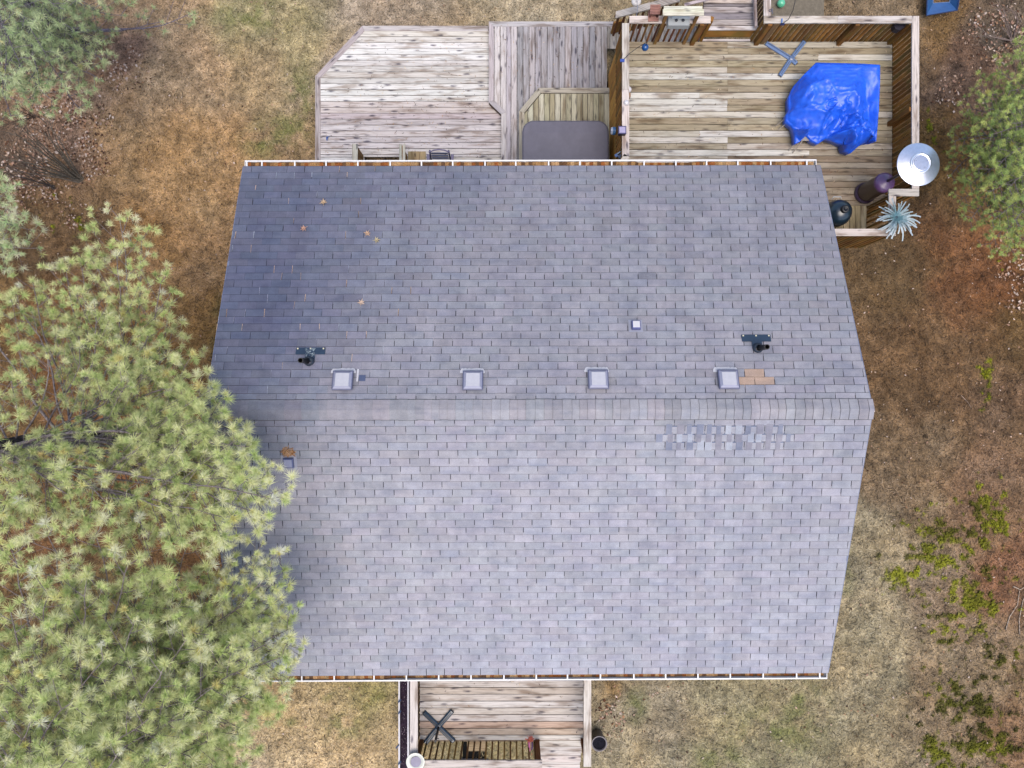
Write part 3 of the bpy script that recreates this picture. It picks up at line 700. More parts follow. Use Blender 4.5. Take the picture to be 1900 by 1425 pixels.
# --- low left deck
ZL = .40
ld = empty('wooden_deck', P(760, 180, 0), 'low weathered deck of long boards with a cut corner, left of the hot tub', 'deck')
ol = [XY(585, 330, ZL), XY(585, 141, ZL), XY(672, 48, ZL), XY(906, 48, ZL), XY(945, 48, ZL), XY(945, 330, ZL)]
oin = [XY(595, 330, ZL), XY(595, 145, ZL), XY(677, 57, ZL), XY(940, 57, ZL), XY(940, 330, ZL)]
x_st0, x_st1, y_st = XY(676, 291, ZL)[0], XY(741, 291, ZL)[0], XY(700, 291, ZL)[1]
wallY = wb + .02
def pal_left(row, j): return PALE[random.randrange(len(PALE))] if row < 12 else [(222, 215, 220), (230, 223, 226), (208, 199, 204), (218, 210, 210)][random.randrange(4)]
oi = ccw(oin)
oi_main = []
for p in oi: oi_main.append((p[0], max(p[1], y_st)))
boards(ld, ccw(oi_main), ZL, .1475, 'x', pal_left, M['wood'])
for xa_, xb_ in ((oin[0][0], x_st0), (x_st1, oin[-1][0])):
    boards(ld, [(xa_, wallY), (xb_, wallY), (xb_, y_st - .005), (xa_, y_st - .005)], ZL, .1475, 'x', pal_left, M['wood'])
border(ld, [ol[0], ol[1], ol[2], (ol[3][0], ol[3][1])], ZL, .135, [(190, 180, 184), (206, 198, 200)], M['wood'])
# stairwell guards
pit = MB(); pit.box(x_st0, x_st1, wallY - .3, y_st - .04, -.6, -.55, A(30, 24, 26)); pit.build('stairwell_floor', M['soil'], ld)
for pxc, wd in ((658.5, 10.5), (743, 5), (749.5, 5)):
    q = P(pxc, 283, 1.15); hw = wd / 2 * (CZ - 1.15) / F - .002; ytop = P(pxc, 267, 1.15).y
    MB().box(q.x - hw, q.x + hw, wallY, ytop, 1.12, 1.15, jit(A(208, 206, 196), .03), (0, 1, 0)).build('guard_cap', M['wood'], ld)
for pxc in (661, 746):
    q = P(pxc, 283, 1.15)
    for k in range(7):
        ya = ytop - .03 - k * .14
        if ya - .13 < wallY: break
        MB().box(q.x - .012, q.x + .012, ya - .13, ya, -.3, 1.118, jit(A(150, 112, 66), .1), (0, 0, 1)).build('guard_board', M['slat'], ld)
# small tan hatch of short boards
hx0, hx1, hy = XY(757, 281, .45)[0], XY(790, 281, .45)[0], XY(757, 281, .45)[1]
for k in range(3):
    xa_ = hx0 + (hx1 - hx0) * k / 3; MB().box(xa_ + .003, hx0 + (hx1 - hx0) * (k + 1) / 3 - .003, wallY, hy, .42, .452, jit(A(186, 164, 128), .06), (0, 1, 0)).build('hatch_board', M['wood'], ld)
# joists under the deck so gaps look dark
q = MB()
for k in range(9):
    q.box(ol[0][0] + .2 + k * .5, ol[0][0] + .24 + k * .5, max(wallY, 3.7), y_st + 2.2 - (.5 if k < 2 else 0), ZL - .2, ZL - .036, A(90, 76, 62), (0, 1, 0))
q.build('joists', M['wood'], ld, kind='stuff')

# --- middle deck with the boards running towards the house
ZM = .56
md = empty('wooden_deck', P(1030, 110, 0), 'grey deck of narrow boards running towards the house beside the hot tub', 'deck')
PM = lambda r, j: random.choice([(206, 200, 206), (214, 208, 212), (196, 190, 200), (188, 182, 194)]) if r > 14 else random.choice([(178, 174, 182), (168, 166, 174), (186, 180, 184)])
xr_m = XY(1299, 40, ZM)[0]; yt = XY(907, 49, ZM)[1]
xmid = 2.36
jx = XY(930, 0, ZM)[0]
boards(md, [(XY(939.5, 0, ZM)[0], wallY), (xmid, wallY), (xmid, yt), (XY(939.5, 0, ZM)[0], yt)], ZM, .149, 'y', PM, M['wood'])
ab = [XY(917, 49, ZM), XY(917, 190, ZM), XY(939.3, 213, ZM), XY(939.3, 49, ZM)]
boards(md, ccw(ab), ZM, .149, 'y', lambda r, j: (214, 208, 212), M['wood'])
boards(md, [(xmid + .004, XY(0, 90, ZM)[1]), (xr_m, XY(0, 90, ZM)[1]), (xr_m, yt), (xmid + .004, yt)], ZM, .149, 'y', lambda r, j: random.choice([(176, 170, 166), (190, 184, 180), (166, 160, 158)]), M['wood'])
border(md, [XY(930, 330, ZM), XY(930, 212, ZM), XY(907, 190, ZM), XY(907, 40, ZM), XY(1143, 40, ZM)], ZM, .125, [(200, 194, 200), (210, 204, 208), (190, 184, 190)], M['wood'])
# --- hot tub platform
ZP = .72
hp = empty('wooden_platform', P(1050, 190, .5), 'raised step platform with a mitred frame behind the hot tub', 'deck')
pi_ = [XY(973, 330, ZP), XY(973, 212, ZP), XY(1004, 174, ZP), XY(1131, 174, ZP), XY(1131, 330, ZP)]
boards(hp, ccw([(p[0], max(p[1], wallY)) for p in pi_]), ZP, .134, 'y', lambda r, j: random.choice([(196, 190, 170), (208, 204, 186), (182, 176, 152), (172, 164, 140)]), M['woodmoss'])
border(hp, [XY(963, 330, ZP), XY(963, 206, ZP), XY(999, 163, ZP), XY(1133, 163, ZP)], ZP, .13, [(196, 188, 174), (184, 178, 166)], M['wood'])
# --- hot tub
ht = empty('hot_tub', P(1050, 280, ZP), 'square hot tub closed with a grey vinyl cover beside the house', 'hot tub')
def rrect(x0, x1, y0, y1, r, n_=7):
    o_ = []
    for cx, cy, a in ((x1 - r, y1 - r, 0), (x0 + r, y1 - r, 90), (x0 + r, y0 + r, 180), (x1 - r, y0 + r, 270)):
        for k in range(n_): t = R(a + 90 * k / (n_ - 1)); o_.append((cx + r * math.cos(t), cy + r * math.sin(t)))
    return o_
ZT = 1.58; a = P(969, 223, ZT); b2 = P(1130, 223, ZT)
tub = rrect(a.x + .03, b2.x - .03, a.y - 2.0, a.y - .03, .24); MB().prism(tub, ZM + .01, ZT - .12, A(64, 56, 66)).build('shell', M['plastic'], ht)
yh = a.y - 1.0
for hh0, hh1 in ((a.y, yh + .004), (yh - .004, a.y - 2.03)):
    pass
cv = MB(); cvp = rrect(a.x, b2.x, a.y - 2.03, a.y, .27)
n_ = len(cvp); ins = rrect(a.x + .035, b2.x - .035, a.y - 2.0, a.y - .035, .24); ins2 = rrect(a.x + .3, b2.x - .3, a.y - 1.7, a.y - .3, .1)
vs = [(p[0], p[1], ZT - .13) for p in cvp] + [(p[0], p[1], ZT - .03) for p in cvp] + [(p[0], p[1], ZT) for p in ins] + [(p[0], p[1], ZT + .012) for p in ins2]
fs = [[j * n_ + k, j * n_ + (k + 1) % n_, (j + 1) * n_ + (k + 1) % n_, (j + 1) * n_ + k] for j in range(3) for k in range(n_)] + [list(range(3 * n_, 4 * n_))]
cv.add(vs, fs, A(108, 106, 124)); cv.build('cover', M['cover'], ht, smooth=False)

# --- high deck
ZU = 2.2; ZC = 3.1
ud = empty('raised_deck', P(1400, 180, ZU), 'high railed deck carrying the blue tarp and patio heater', 'deck')
X0, X1 = 2.42, 8.52; YT = P(0, 77, ZU).y; YB = P(0, 381, ZU).y
def pal_up(row, j):
    y_ = row / 26
    if j >= 1 and row > 16: return random.choice([(168, 152, 134), (154, 138, 120), (176, 164, 150)])
    if row in (1, 3, 6, 7, 13): return random.choice([(186, 174, 150), (170, 158, 136)])
    return random.choice([(214, 209, 198), (226, 222, 215), (198, 190, 174), (184, 173, 153), (210, 202, 190), (226, 223, 219), (172, 158, 136)])
jx1, jx2, jx3 = P(1350, 0, ZU).x, P(1298, 0, ZU).x, P(1452, 0, ZU).x
def jt(row): return [[jx1], [jx1 + .01], [jx2, jx3 + .8], [jx1], [jx1 - .01], [jx3 + .6]][row % 6]
boards(ud, [(X0, YB), (X1, YB), (X1, YT), (X0, YT)], ZU, .1425, 'x', pal_up, M['woodmoss'], joints=jt)
XN = 7.95; YN = 3.22
boards(ud, [(wr + .05, YN), (XN, YN), (XN, YB - .006), (wr + .05, YB - .006)], ZU, .13, 'y', lambda r, j: random.choice([(188, 172, 140), (172, 156, 124), (196, 182, 152)]), M['woodmoss'])
q = MB()
for k in range(13): q.box(X0 + .1 + k * .5, X0 + .14 + k * .5, YB + .02, YT - .02, ZU - .22, ZU - .036, A(90, 74, 56), (0, 1, 0))
q.build('joists', M['wood'], ud, kind='stuff')
for (xa_, ya_) in ((X0 + .05, YT - .05), (4.6, YT - .05), (6.6, YT - .05), (X1 - .05, YT - .05), (X1 - .05, 5.8), (X1 - .05, YB + .05), (XN - .06, YN + .06), (X0 + .05, 4.4)):
    MB().box(xa_ - .045, xa_ + .045, ya_ - .045, ya_ + .045, float(gz(xa_, ya_)) - .1, ZU - .04, A(120, 96, 64), (0, 0, 1)).build('support_post', M['slat'], ud)
SL = [(186, 132, 66), (170, 118, 56), (196, 142, 72), (158, 112, 60), (150, 116, 66)]
CAP = [(226, 216, 212), (214, 206, 202), (220, 212, 208)]
def railing(parent, a, b_, ztop, zlow, out, sp=.108, sw=.045, capw=.15, capc=CAP, nseg=1, posts=(), slc=SL, cap=True, ztop2=None, zlow2=None):
    """cap board, top and bottom rails and a row of slats fixed outside; out = outward unit vector"""
    a, b_ = Vector(a), Vector(b_); t = (b_ - a); ln_ = t.length; t.normalize(); o_ = Vector(out)
    ztop2 = ztop if ztop2 is None else ztop2; zlow2 = zlow if zlow2 is None else zlow2
    zt = lambda s: ztop + (ztop2 - ztop) * s / ln_; zl = lambda s: zlow + (zlow2 - zlow) * s / ln_
    if cap:
        for k in range(nseg):
            s0, s1 = ln_ * k / nseg + .002, ln_ * (k + 1) / nseg - .002
            p, q = a + t * s0, a + t * s1
            MB().beam((p.x, p.y, zt(s0) - .018), (q.x, q.y, zt(s1) - .018), capw, .036, jit(A(*random.choice(capc)), .03)).build('cap_rail', M['wood'], parent)
    for zz, hh_ in ((-.09, .085),):
        p, q = a - o_ * .0 , b_ - o_ * .0
        MB().beam((p.x, p.y, zt(0) + zz), (q.x, q.y, zt(ln_) + zz), .036, hh_, jit(A(*random.choice(slc)), .05)).build('top_rail', M['slat'], parent)
    k = 0; s = sp * .5
    while s < ln_:
        p = a + t * s + o_ * .04
        MB().beam((p.x, p.y, zl(s)), (p.x, p.y, zt(s) - .045), sw, .034, jit(A(*random.choice(slc)), .12), up=(o_.x, o_.y, 0)).build('slat', M['slat'], parent)
        s += sp
    for s in posts:
        p = a + t * s - o_ * .065
        MB().box(p.x - .045, p.x + .045, p.y - .045, p.y + .045, zl(s) + .05, zt(s) - .04, jit(A(150, 104, 52), .05), (0, 0, 1)).build('post', M['slat'], parent)
YC = P(0, 36, ZC).y; XL = P(1161, 0, ZC).x; XR = P(1699, 0, ZC).x; YR0 = P(0, 357, ZC).y
# left side: cap from the corner to the eave
railing(ud, (XL, YC - .075), (XL, P(0, 290, ZC).y), ZC, ZU - .15, (-1, 0), nseg=2, posts=(.1, 1.5), sp=.1, sw=.05)
MB().beam(P(1163, 289, ZC - .018), P(1148, 312, ZC - .018), .13, .036, A(232, 222, 214)).build('cap_rail', M['wood'], ud)
# skirt boards under the left rail
yy = YT
while yy > wallY + .1:
    MB().box(X0 - .03, X0 - .006, yy - .137, yy - .002, ZM + .01, ZU + .02, jit(A(*random.choice([(240, 176, 86), (226, 160, 74), (210, 148, 66)])), .1), (0, 0, 1)).build('skirt_board', M['slat'], ud)
    yy -= .14
# far side, left part
railing(ud, (XL + .077, YC), (P(1319, 0, ZC).x, YC), ZC, ZU - .12, (0, 1), nseg=1, posts=(1.55,), sp=.125, sw=.036, slc=[(170, 112, 70), (150, 100, 60), (128, 80, 60), (156, 112, 66)])
MB().prism([XY(1297, 76, ZU), XY(1302, 78, ZU), XY(1304, 70, ZU), XY(1299, 68, ZU)], ZU, ZC - .04, A(168, 118, 50), (0, 0, 1)).build('post', M['slat'], ud)
# far side, right part and the return beside the landing
XG = P(1424, 0, ZC).x
railing(ud, (XG - .075, YC), (XR - .077, YC), ZC, ZU - .15, (0, 1), nseg=2, posts=(.15, 2.0), sp=.108, sw=.062)
railing(ud, (XG, YC + .077), (XG, YC + 1.6), ZC, ZU - .1, (1, 0), nseg=1, sp=.11, slc=[(128, 100, 86), (140, 116, 100)], capc=[(230, 224, 224)])
# right side
railing(ud, (XR, YC + .075), (XR, YR0 + .077), ZC, ZU - .15, (1, 0), nseg=1, posts=(.12, 1.95, 3.5), sp=.108, sw=.066)
# notch and landing rails
XV = P(1656, 0, ZC).x; YV = P(0, 431, ZC).y
railing(ud, (XR + .075, YR0), (XV - .08, YR0), ZC, ZU - .3, (0, -1), sp=.12)
railing(ud, (XV, YR0 - .077), (XV, YV + .077), ZC, ZU - .6, (1, 0), sp=.12)
railing(ud, (XV + .075, YV), (5.9, YV), ZC, ZU - .5, (0, -1), sp=.105, posts=(.15,))
# raised landing between the two far rails
la0, la1 = P(1306, 52, 2.54), P(1400, -60, 2.54)
boards(ud, [(la0.x, la0.y + .07), (la1.x, la0.y + .07), (la1.x, la1.y), (la0.x, la1.y)], 2.52, .14, 'x', lambda r, j: random.choice([(176, 168, 172), (160, 154, 162), (148, 142, 150), (186, 178, 178)]), M['wood'])
MB().beam((la0.x + .06, la0.y, 2.53), (la1.x + .16, la0.y, 2.53), .085, .036, A(228, 222, 224)).build('nosing_board', M['wood'], ud)
MB().box(la0.x + .05, la1.x + .02, la0.y - .03, la0.y - .005, ZU + .005, 2.51, A(190, 136, 64)).build('riser_board', M['slat'], ud)
MB().box(la0.x + .02, la1.x + .02, YT + .01, YT + .05, ZU - .03, ZU + .012, A(226, 220, 226)).build('sill_board', M['wood'], ud)
MB().beam((la0.x, P(0, 3, 2.56).y, 2.56), (la1.x, P(0, 3, 2.56).y, 2.56), .07, .03, A(222, 208, 200)).build('nosing_board', M['wood'], ud)
pl = P(1404, 0, 2.9)
for k in range(2):
    p = P(1404 + 9 * k, 78 - 0 * k, ZU); MB().box(p.x - .045, p.x + .045, p.y - .05, p.y + .04, ZU, ZC - .05, jit(A(140, 112, 80), .08), (0, 0, 1)).build('post', M['slat'], ud)
MB().beam(P(1402, 50, 2.7), P(1400, -10, 2.7), .05, .09, A(206, 190, 190)).build('cap_rail', M['wood'], ud)
# stair rail running down to the left
sa, sb = P(1143, 27, 1.9), P(1262, -4, 2.75)
n2 = (sb - sa); n2.z = 0; n2.normalize()
railing(ud, (sa.x, sa.y), (sb.x, sb.y), 1.9, 1.0, (n2.y, -n2.x), sp=.13, sw=.05, slc=[(120, 76, 50), (150, 106, 60)], ztop2=2.75, zlow2=2.0)
MB().beam(P(1136, 52, ZM + .3), P(1156, 46, ZM + .3), .05, .5, A(170, 120, 60)).build('stair_stringer', M['slat'], ud)
MB().beam(P(1270, 9, 2.6), P(1315, -2, 2.75), .06, .03, A(214, 200, 206)).build('cap_rail', M['wood'], ud)

# --- front porch deck
ZD = 2.9; ZDC = 3.8
fd = empty('porch_deck', P(930, 1330, ZD), 'small front porch deck with one slatted rail and steps', 'deck')
XA, XB = P(779, 0, ZD).x, P(1082, 0, ZD).x; YA = wf - .02; YE = P(0, 1373, ZD).y
def pal_f(r, j):
    return [(212, 204, 200), (222, 214, 212), (210, 184, 166), (208, 190, 174), (222, 216, 212), (220, 212, 210), (220, 216, 214), (212, 204, 200), (200, 190, 182), (216, 208, 204), (226, 222, 220)][r % 11]
boards(fd, [(XA, YE), (XB, YE), (XB, YA), (XA, YA)], ZD, .1455, 'x', lambda r, j: pal_f(r - 3, j), M['wood'])
q = MB()
for k in range(8): q.box(XA + .05 + k * .48, XA + .09 + k * .48, YE + .02, YA - .02, ZD - .2, ZD - .036, A(80, 66, 54), (0, 1, 0))
q.build('joists', M['wood'], fd, kind='stuff')
MB().box(XA, XB, YE - .034, YE - .004, ZD - .2, ZD - .004, A(150, 130, 110)).build('fascia', M['wood'], fd)
XLC, XRC = P(768, 0, ZDC).x, P(1090, 0, ZDC).x; YFC = P(0, 1418, ZDC).y
for xc in (XLC, XRC):
    MB().box(xc - .076, xc + .076, YFC + .0 if xc == XLC else P(0, 1423, ZDC).y, YA, ZDC - .036, ZDC, jit(A(228, 220, 216), .02), (0, 1, 0)).build('cap_rail', M['wood'], fd)
    o_ = -1 if xc == XLC else 1
    s = YFC + .1
    while s < YA - .1:
        MB().box(xc + o_ * .03 - .018, xc + o_ * .03 + .018, s - .022, s + .022, ZD - .15, ZDC - .04, jit(A(150, 110, 72), .1), (0, 0, 1)).build('slat', M['slat'], fd); s += .13
railing(fd, (XLC + .08, YFC), (P(1006, 0, ZDC).x, YFC), ZDC, ZD - .18, (0, -1), sp=.128, sw=.034, slc=[(176, 140, 76), (150, 108, 66), (190, 150, 86), (136, 100, 62)], posts=())
for pxx, pyy in ((782, 1376), (997, 1376), (1081, 1374)):
    p = P(pxx, pyy, ZD); MB().box(p.x - .045, p.x + .045, p.y - .05, p.y + .05, ZD - .3, ZDC - .04, A(146, 92, 58), (0, 0, 1)).build('post', M['slat'], fd)
sx0, sx1 = P(1001, 0, ZD).x, P(1079, 0, ZD).x
for k in range(5):
    yk = YE - .01 - k * .28; zk = ZD - .17 * k
    for j in range(2):
        MB().box(sx0, sx1, yk - .134 - j * .138, yk - j * .138 - .004, zk - .036, zk, jit(A(220, 212, 208), .03)).build('step_board', M['wood'], fd)
    MB().box(sx0, sx1, yk - .276 + .005, yk - .255, zk - .17, zk - .038, A(190, 176, 166)).build('step_riser', M['wood'], fd)

# ------------------------------------------------------------------ things on and round the decks
# blue tarp over furniture
tarp_out = [(1514, 116), (1560, 117), (1600, 118), (1633, 120), (1633, 150), (1631, 200), (1628, 240), (1626, 262), (1608, 264), (1592, 272), (1579, 284), (1568, 280), (1566, 268), (1549, 262), (1533, 257), (1518, 267), (1507, 262), (1497, 251), (1485, 262), (1476, 266), (1475, 252), (1470, 236), (1458, 224), (1458, 213), (1464, 204), (1463, 180), (1472, 160), (1490, 140)]
ctrl = [  # px, py, height above deck boards
 (1516, 122, .66), (1560, 121, .70), (1600, 122, .70), (1628, 124, .66), (1590, 170, .80), (1585, 140, .74), (1546, 180, .74), (1511, 165, .76), (1530, 150, .76), (1505, 195, .74), (1484, 190, .60), (1503, 240, .74), (1470, 212, .72), (1606, 150, .60), (1608, 190, .48), (1612, 225, .50), (1600, 130, .68), (1588, 171, .86), (1505, 237, .84), (1545, 210, .76), (1568, 218, .50), (1589, 212, .80), (1505, 158, .80), (1545, 153, .76), (1520, 205, .72), (1622, 250, .72), (1595, 210, .70), (1570, 190, .74), (1560, 215, .52), (1552, 206, .66), (1556, 257, .70), (1590, 258, .72), (1580, 240, .78), (1540, 200, .72), (1572, 230, .52), (1600, 235, .66)]
ctrl3 = [(P(a, b_, ZU + h), h) for a, b_, h in ctrl]
ZTM = ZU + .62
outw = [P(a, b_, ZU + (.64 if (a > 1620 or (b_ < 125)) else (.5 if b_ < 250 and a > 1480 else .34))) for a, b_ in tarp_out]
# refine outline
def dens_(pts, k):
    o_ = []
    for i in range(len(pts)):
        for j in range(k): o_.append(pts[i].lerp(pts[(i + 1) % len(pts)], j / k))
    return o_
ow = dens_(outw, 5); cxy = P(1552, 192, ZTM); no = len(ow); NR = 40
from mathutils.geometry import delaunay_2d_cdt
dp = [Vector((q.x, q.y)) for q, h in ctrl3] + [Vector((p.x, p.y)) for p in outw]
dh = [h for q, h in ctrl3] + [p.z - ZU for p in outw]
vv, _, ff, ov, _, _ = delaunay_2d_cdt(dp, [], [], 0, 1e-4)
hh_ = [dh[o_[0]] for o_ in ov]
def hlin(x_, y_):
    bst = None
    for f in ff:
        a, b_, c_ = vv[f[0]], vv[f[1]], vv[f[2]]
        dd = (b_.y - c_.y) * (a.x - c_.x) + (c_.x - b_.x) * (a.y - c_.y)
        if abs(dd) < 1e-9: continue
        l0 = ((b_.y - c_.y) * (x_ - c_.x) + (c_.x - b_.x) * (y_ - c_.y)) / dd; l1 = ((c_.y - a.y) * (x_ - c_.x) + (a.x - c_.x) * (y_ - c_.y)) / dd; l2 = 1 - l0 - l1
        m_ = min(l0, l1, l2)
        if bst is None or m_ > bst[0]: bst = (m_, l0 * hh_[f[0]] + l1 * hh_[f[1]] + l2 * hh_[f[2]])
        if m_ >= 0: break
    return bst[1]
V = []
for r_i in range(NR + 1):
    s = .1 + .9 * r_i / NR
    for i, p in enumerate(ow):
        x_ = cxy.x + (p.x - cxy.x) * s; y_ = cxy.y + (p.y - cxy.y) * s
        qx = x_ + (vnoise(x_, y_, 4, 33) - .5) * .05; qy = y_ + (vnoise(x_, y_, 4, 35) - .5) * .05
        e = max(0, (s - .93) / .07)
        h = hlin(qx, qy) * (1 - e) + (p.z - ZU) * e
        f1 = abs(vnoise(x_ + .5 * y_, y_ - .3 * x_, 2.6, 5) - .5) * 2; f2 = abs(vnoise(x_ - .7 * y_, y_ + .2 * x_, 6.5, 12) - .5) * 2; f3 = abs(vnoise(x_ * .4, y_, 15, 15) - .5) * 2
        mk_ = 1.0 if (y_ < 6.1 and x_ > 6.7) else .35
        h += (1 - e) * ((.07 * max(0, 1 - f1 * 4) + .06 * max(0, 1 - f2 * 3)) * mk_ + .012 * max(0, 1 - f3 * 2))
        V.append((x_, y_, ZU + max(h, .04)))
for i, p in enumerate(ow):
    o_ = (p - cxy); o_.z = 0; o_.normalize(); V.append((p.x - o_.x * .03, p.y - o_.y * .03, max(p.z - .22 - .06 * vnoise(p.x, p.y, 4, 2), ZU + .05)))
V.append((cxy.x, cxy.y, ZU + hlin(cxy.x, cxy.y))); nc = len(V) - 1
FC = [[nc, (i + 1) % no, i] for i in range(no)] + [[r_i * no + i, r_i * no + (i + 1) % no, (r_i + 1) * no + (i + 1) % no, (r_i + 1) * no + i] for r_i in range(0, NR + 1) for i in range(no)]
q = MB(); q.add(V, FC, (.02, .1, .6)); o = q.build('tarp', M['tarp'], smooth=True)
sd_ = o.modifiers.new('solid', 'SOLIDIFY'); sd_.thickness = .004
tag(o, 'crumpled bright blue tarp draped over patio furniture on the deck', 'tarp')
# furniture under the tarp
tb = empty('patio_table', P(1545, 190, ZU), 'pale table almost hidden under the blue tarp', 'table')
tcn = P(1548, 200, ZU)
MB().box(tcn.x - .45, tcn.x + .4, tcn.y - .62, tcn.y + .5, ZU + .36, ZU + .39, A(206, 200, 196)).build('tabletop', M['plastic'], tb)
for sx, sy in ((-.4, -.57), (.35, -.57), (-.4, .45), (.35, .45)):
    MB().tube([(tcn.x + sx, tcn.y + sy, ZU + .002), (tcn.x + sx, tcn.y + sy, ZU + .36)], .018, 8, A(150, 146, 150)).build('leg', M['paint'], tb)
def hid_chair(px, py, dx, dy, label):
    c = P(px, py, ZU); ch = empty('patio_chair', c, label, 'chair', 'chairs under the blue tarp')
    q = Vector((dx, dy, 0)).normalized(); s_ = Vector((-q.y, q.x, 0))
    for k in (-1, 1):
        b_ = c + s_ * .05 * k
        MB().tube([b_ + Vector((0, 0, .01)), b_ + q * .16 + Vector((0, 0, .22)), b_ + q * .32 + Vector((0, 0, .24))], .011, 8, A(186, 176, 168)).build('leg', M['paint'], ch)
    MB().box(c.x + q.x * .4 - .18, c.x + q.x * .4 + .18, c.y + q.y * .4 - .18, c.y + q.y * .4 + .18, ZU + .24, ZU + .26, A(170, 164, 160)).build('seat', M['plastic'], ch)
hid_chair(1441, 238, .9, .6, 'chair under the tarp whose pale legs stick out on the left side')
hid_chair(1467, 282, .55, .9, 'chair under the tarp whose pale legs stick out towards the house')

def cross_base(name, c, z, ends, w_, h_, colr, label, pole=None, polec=None):
    b_ = empty(name, P(c[0], c[1], z), label, 'umbrella base')
    cc = P(c[0], c[1], z)
    for k, e in enumerate(ends):
        p = P(e[0], e[1], z); t = (p - cc).normalized(); st = cc + t * (.03 if k % 2 else .0)
        sd = Vector((-t.y, t.x, 0)); up = Vector((0, 0, 1)); q = MB(); vs = []
        for base in (st, p):
            for i, j in ((-1, 0), (1, 0), (1, .6), (.5, 1), (-.5, 1), (-1, .6)): vs.append(base + sd * i * w_ / 2 + up * (.004 + j * h_ + .0015 * k))
        q.add(vs, [[5, 4, 3, 2, 1, 0], [6, 7, 8, 9, 10, 11]] + [[i, (i + 1) % 6, 6 + (i + 1) % 6, 6 + i] for i in range(6)], jit(colr, .06))
        q.add([p - sd * w_ / 2 + t * .002, p + sd * w_ / 2 + t * .002, p + sd * w_ / 2 + t * .012 + up * h_, p - sd * w_ / 2 + t * .012 + up * h_], [[0, 1, 2, 3]], colr * .4)
        q.build('arm', M['enamel'], b_)
        # rib along the arm
        MB().beam(st + t * .06 + up * (h_ + .008), p - t * .03 + up * (h_ + .008), w_ * .22, .008, colr * .45).build('rib', M['paint'], b_)
    MB().lathe([(w_ * .6, z + .005), (w_ * .6, z + h_ + .02), (w_ * .3, z + h_ + .03), (0, z + h_ + .03)], cc.x, cc.y, 14, colr * .7).build('hub', M['enamel'], b_)
    if pole:
        MB().tube([cc + Vector((0, 0, .03)), cc + Vector((0, 0, pole))], .026, 12, polec).build('pole', M['cover'], b_)
        MB().tube([cc + Vector((0.0, 0, pole - .1)), cc + Vector((.06, .0, pole - .1))], .009, 8, polec).build('knob', M['paint'], b_)
cross_base('umbrella_base', (1467, 110), ZU, [(1421, 81), (1491, 79), (1477, 119), (1446, 142)], .095, .055, A(120, 148, 200), 'pale blue steel cross of an umbrella stand lying beside the tarp')
kb = P(1490, 84, ZU); 
cross_base('umbrella_base', (814, 1347), ZD, [(787, 1321), (839, 1318), (842, 1374), (790, 1377)], .10, .05, A(20, 54, 82), 'dark teal cross shaped umbrella stand on the front porch', .62, A(16, 20, 34))

# patio heater
hx, hy = 7.9, 4.27
hb = empty('patio_heater', (hx, hy, ZU), 'tall patio heater with a shiny round reflector at the deck corner', 'patio heater')
MB().lathe([(.0, ZU + .003), (.235, ZU + .003), (.235, ZU + .05), (.215, ZU + .07), (.205, ZU + .10)], hx, hy, 36, A(70, 54, 84)).build('base', M['enamel'], hb, smooth=True)
MB().lathe([(.2, ZU + .10), (.2, ZU + .80)], hx, hy, 36, A(58, 42, 42)).build('tank_housing', M['enamel'], hb, smooth=True)
MB().lathe([(.21, ZU + .78), (.212, ZU + .83), (.20, ZU + .86), (.15, ZU + .90), (.07, ZU + .93), (.035, ZU + .96)], hx, hy, 36, A(104, 72, 122)).build('housing_lid', M['enamel'], hb, smooth=True)
MB().lathe([(.03, ZU + .94), (.03, ZU + 1.75)], hx, hy, 16, A(48, 38, 52)).build('pole', M['enamel'], hb, smooth=True)
MB().lathe([(.03, ZU + 1.72), (.09, ZU + 1.76), (.09, ZU + 2.0), (.07, ZU + 2.04)], hx, hy, 24, A(170, 172, 180)).build('burner', M['steel'], hb, smooth=True)
zr = ZU + 2.02
MB().lathe([(.412, zr), (.418, zr + .008), (.41, zr + .014), (.3, zr + .048), (.175, zr + .085), (.168, zr + .086)], hx, hy, 60, (.62, .62, .66)).build('reflector', M['steel'], hb)
MB().lathe([(.205, zr + .082), (.2, zr + .1), (.165, zr + .104), (.16, zr + .094), (.145, zr + .1)], hx, hy, 48, (.72, .72, .75)).build('reflector_ring', M['steel'], hb, smooth=True)
MB().lathe([(.145, zr + .1), (.14, zr + .112), (.0, zr + .114)], hx, hy, 48, (.42, .44, .5)).build('reflector_cap', M['steel'], hb)
for k in range(5):
    a_ = k * 1.256 + .3; r_ = .182 if k % 2 else .11
    MB().lathe([(.008, zr + .1), (.008, zr + .12), (0, zr + .12)], hx + math.cos(a_) * r_, hy + math.sin(a_) * r_, 8, (.25, .25, .3)).build('bolt', M['steel'], hb)

# kamado grill
gx, gy = P(1562, 391, 3.05).x, P(1562, 391, 3.05).y
gb = empty('kamado_grill', (gx, gy, ZU), 'round dark teal ceramic grill with a black top cap by the house', 'grill')
tl = A(14, 38, 54)
MB().lathe([(.10, ZU + .25), (.2, ZU + .32), (.265, ZU + .48), (.28, ZU + .62)], gx, gy, 40, tl).build('bowl', M['enamel'], gb, smooth=True)
MB().lathe([(.287, ZU + .61), (.29, ZU + .63), (.287, ZU + .66)], gx, gy, 40, A(20, 30, 40)).build('band', M['enamel'], gb, smooth=True)
MB().lathe([(.28, ZU + .66), (.275, ZU + .72), (.24, ZU + .82), (.18, ZU + .89), (.11, ZU + .93), (.06, ZU + .945)], gx, gy, 40, tl * 1.1).build('lid', M['enamel'], gb, smooth=True)
MB().lathe([(.075, ZU + .93), (.085, ZU + .99), (.08, ZU + 1.02), (.04, ZU + 1.03), (.035, ZU + 1.015), (.0, ZU + 1.015)], gx, gy, 24, A(14, 18, 24)).build('chimney_cap', M['plastic'], gb, smooth=True)
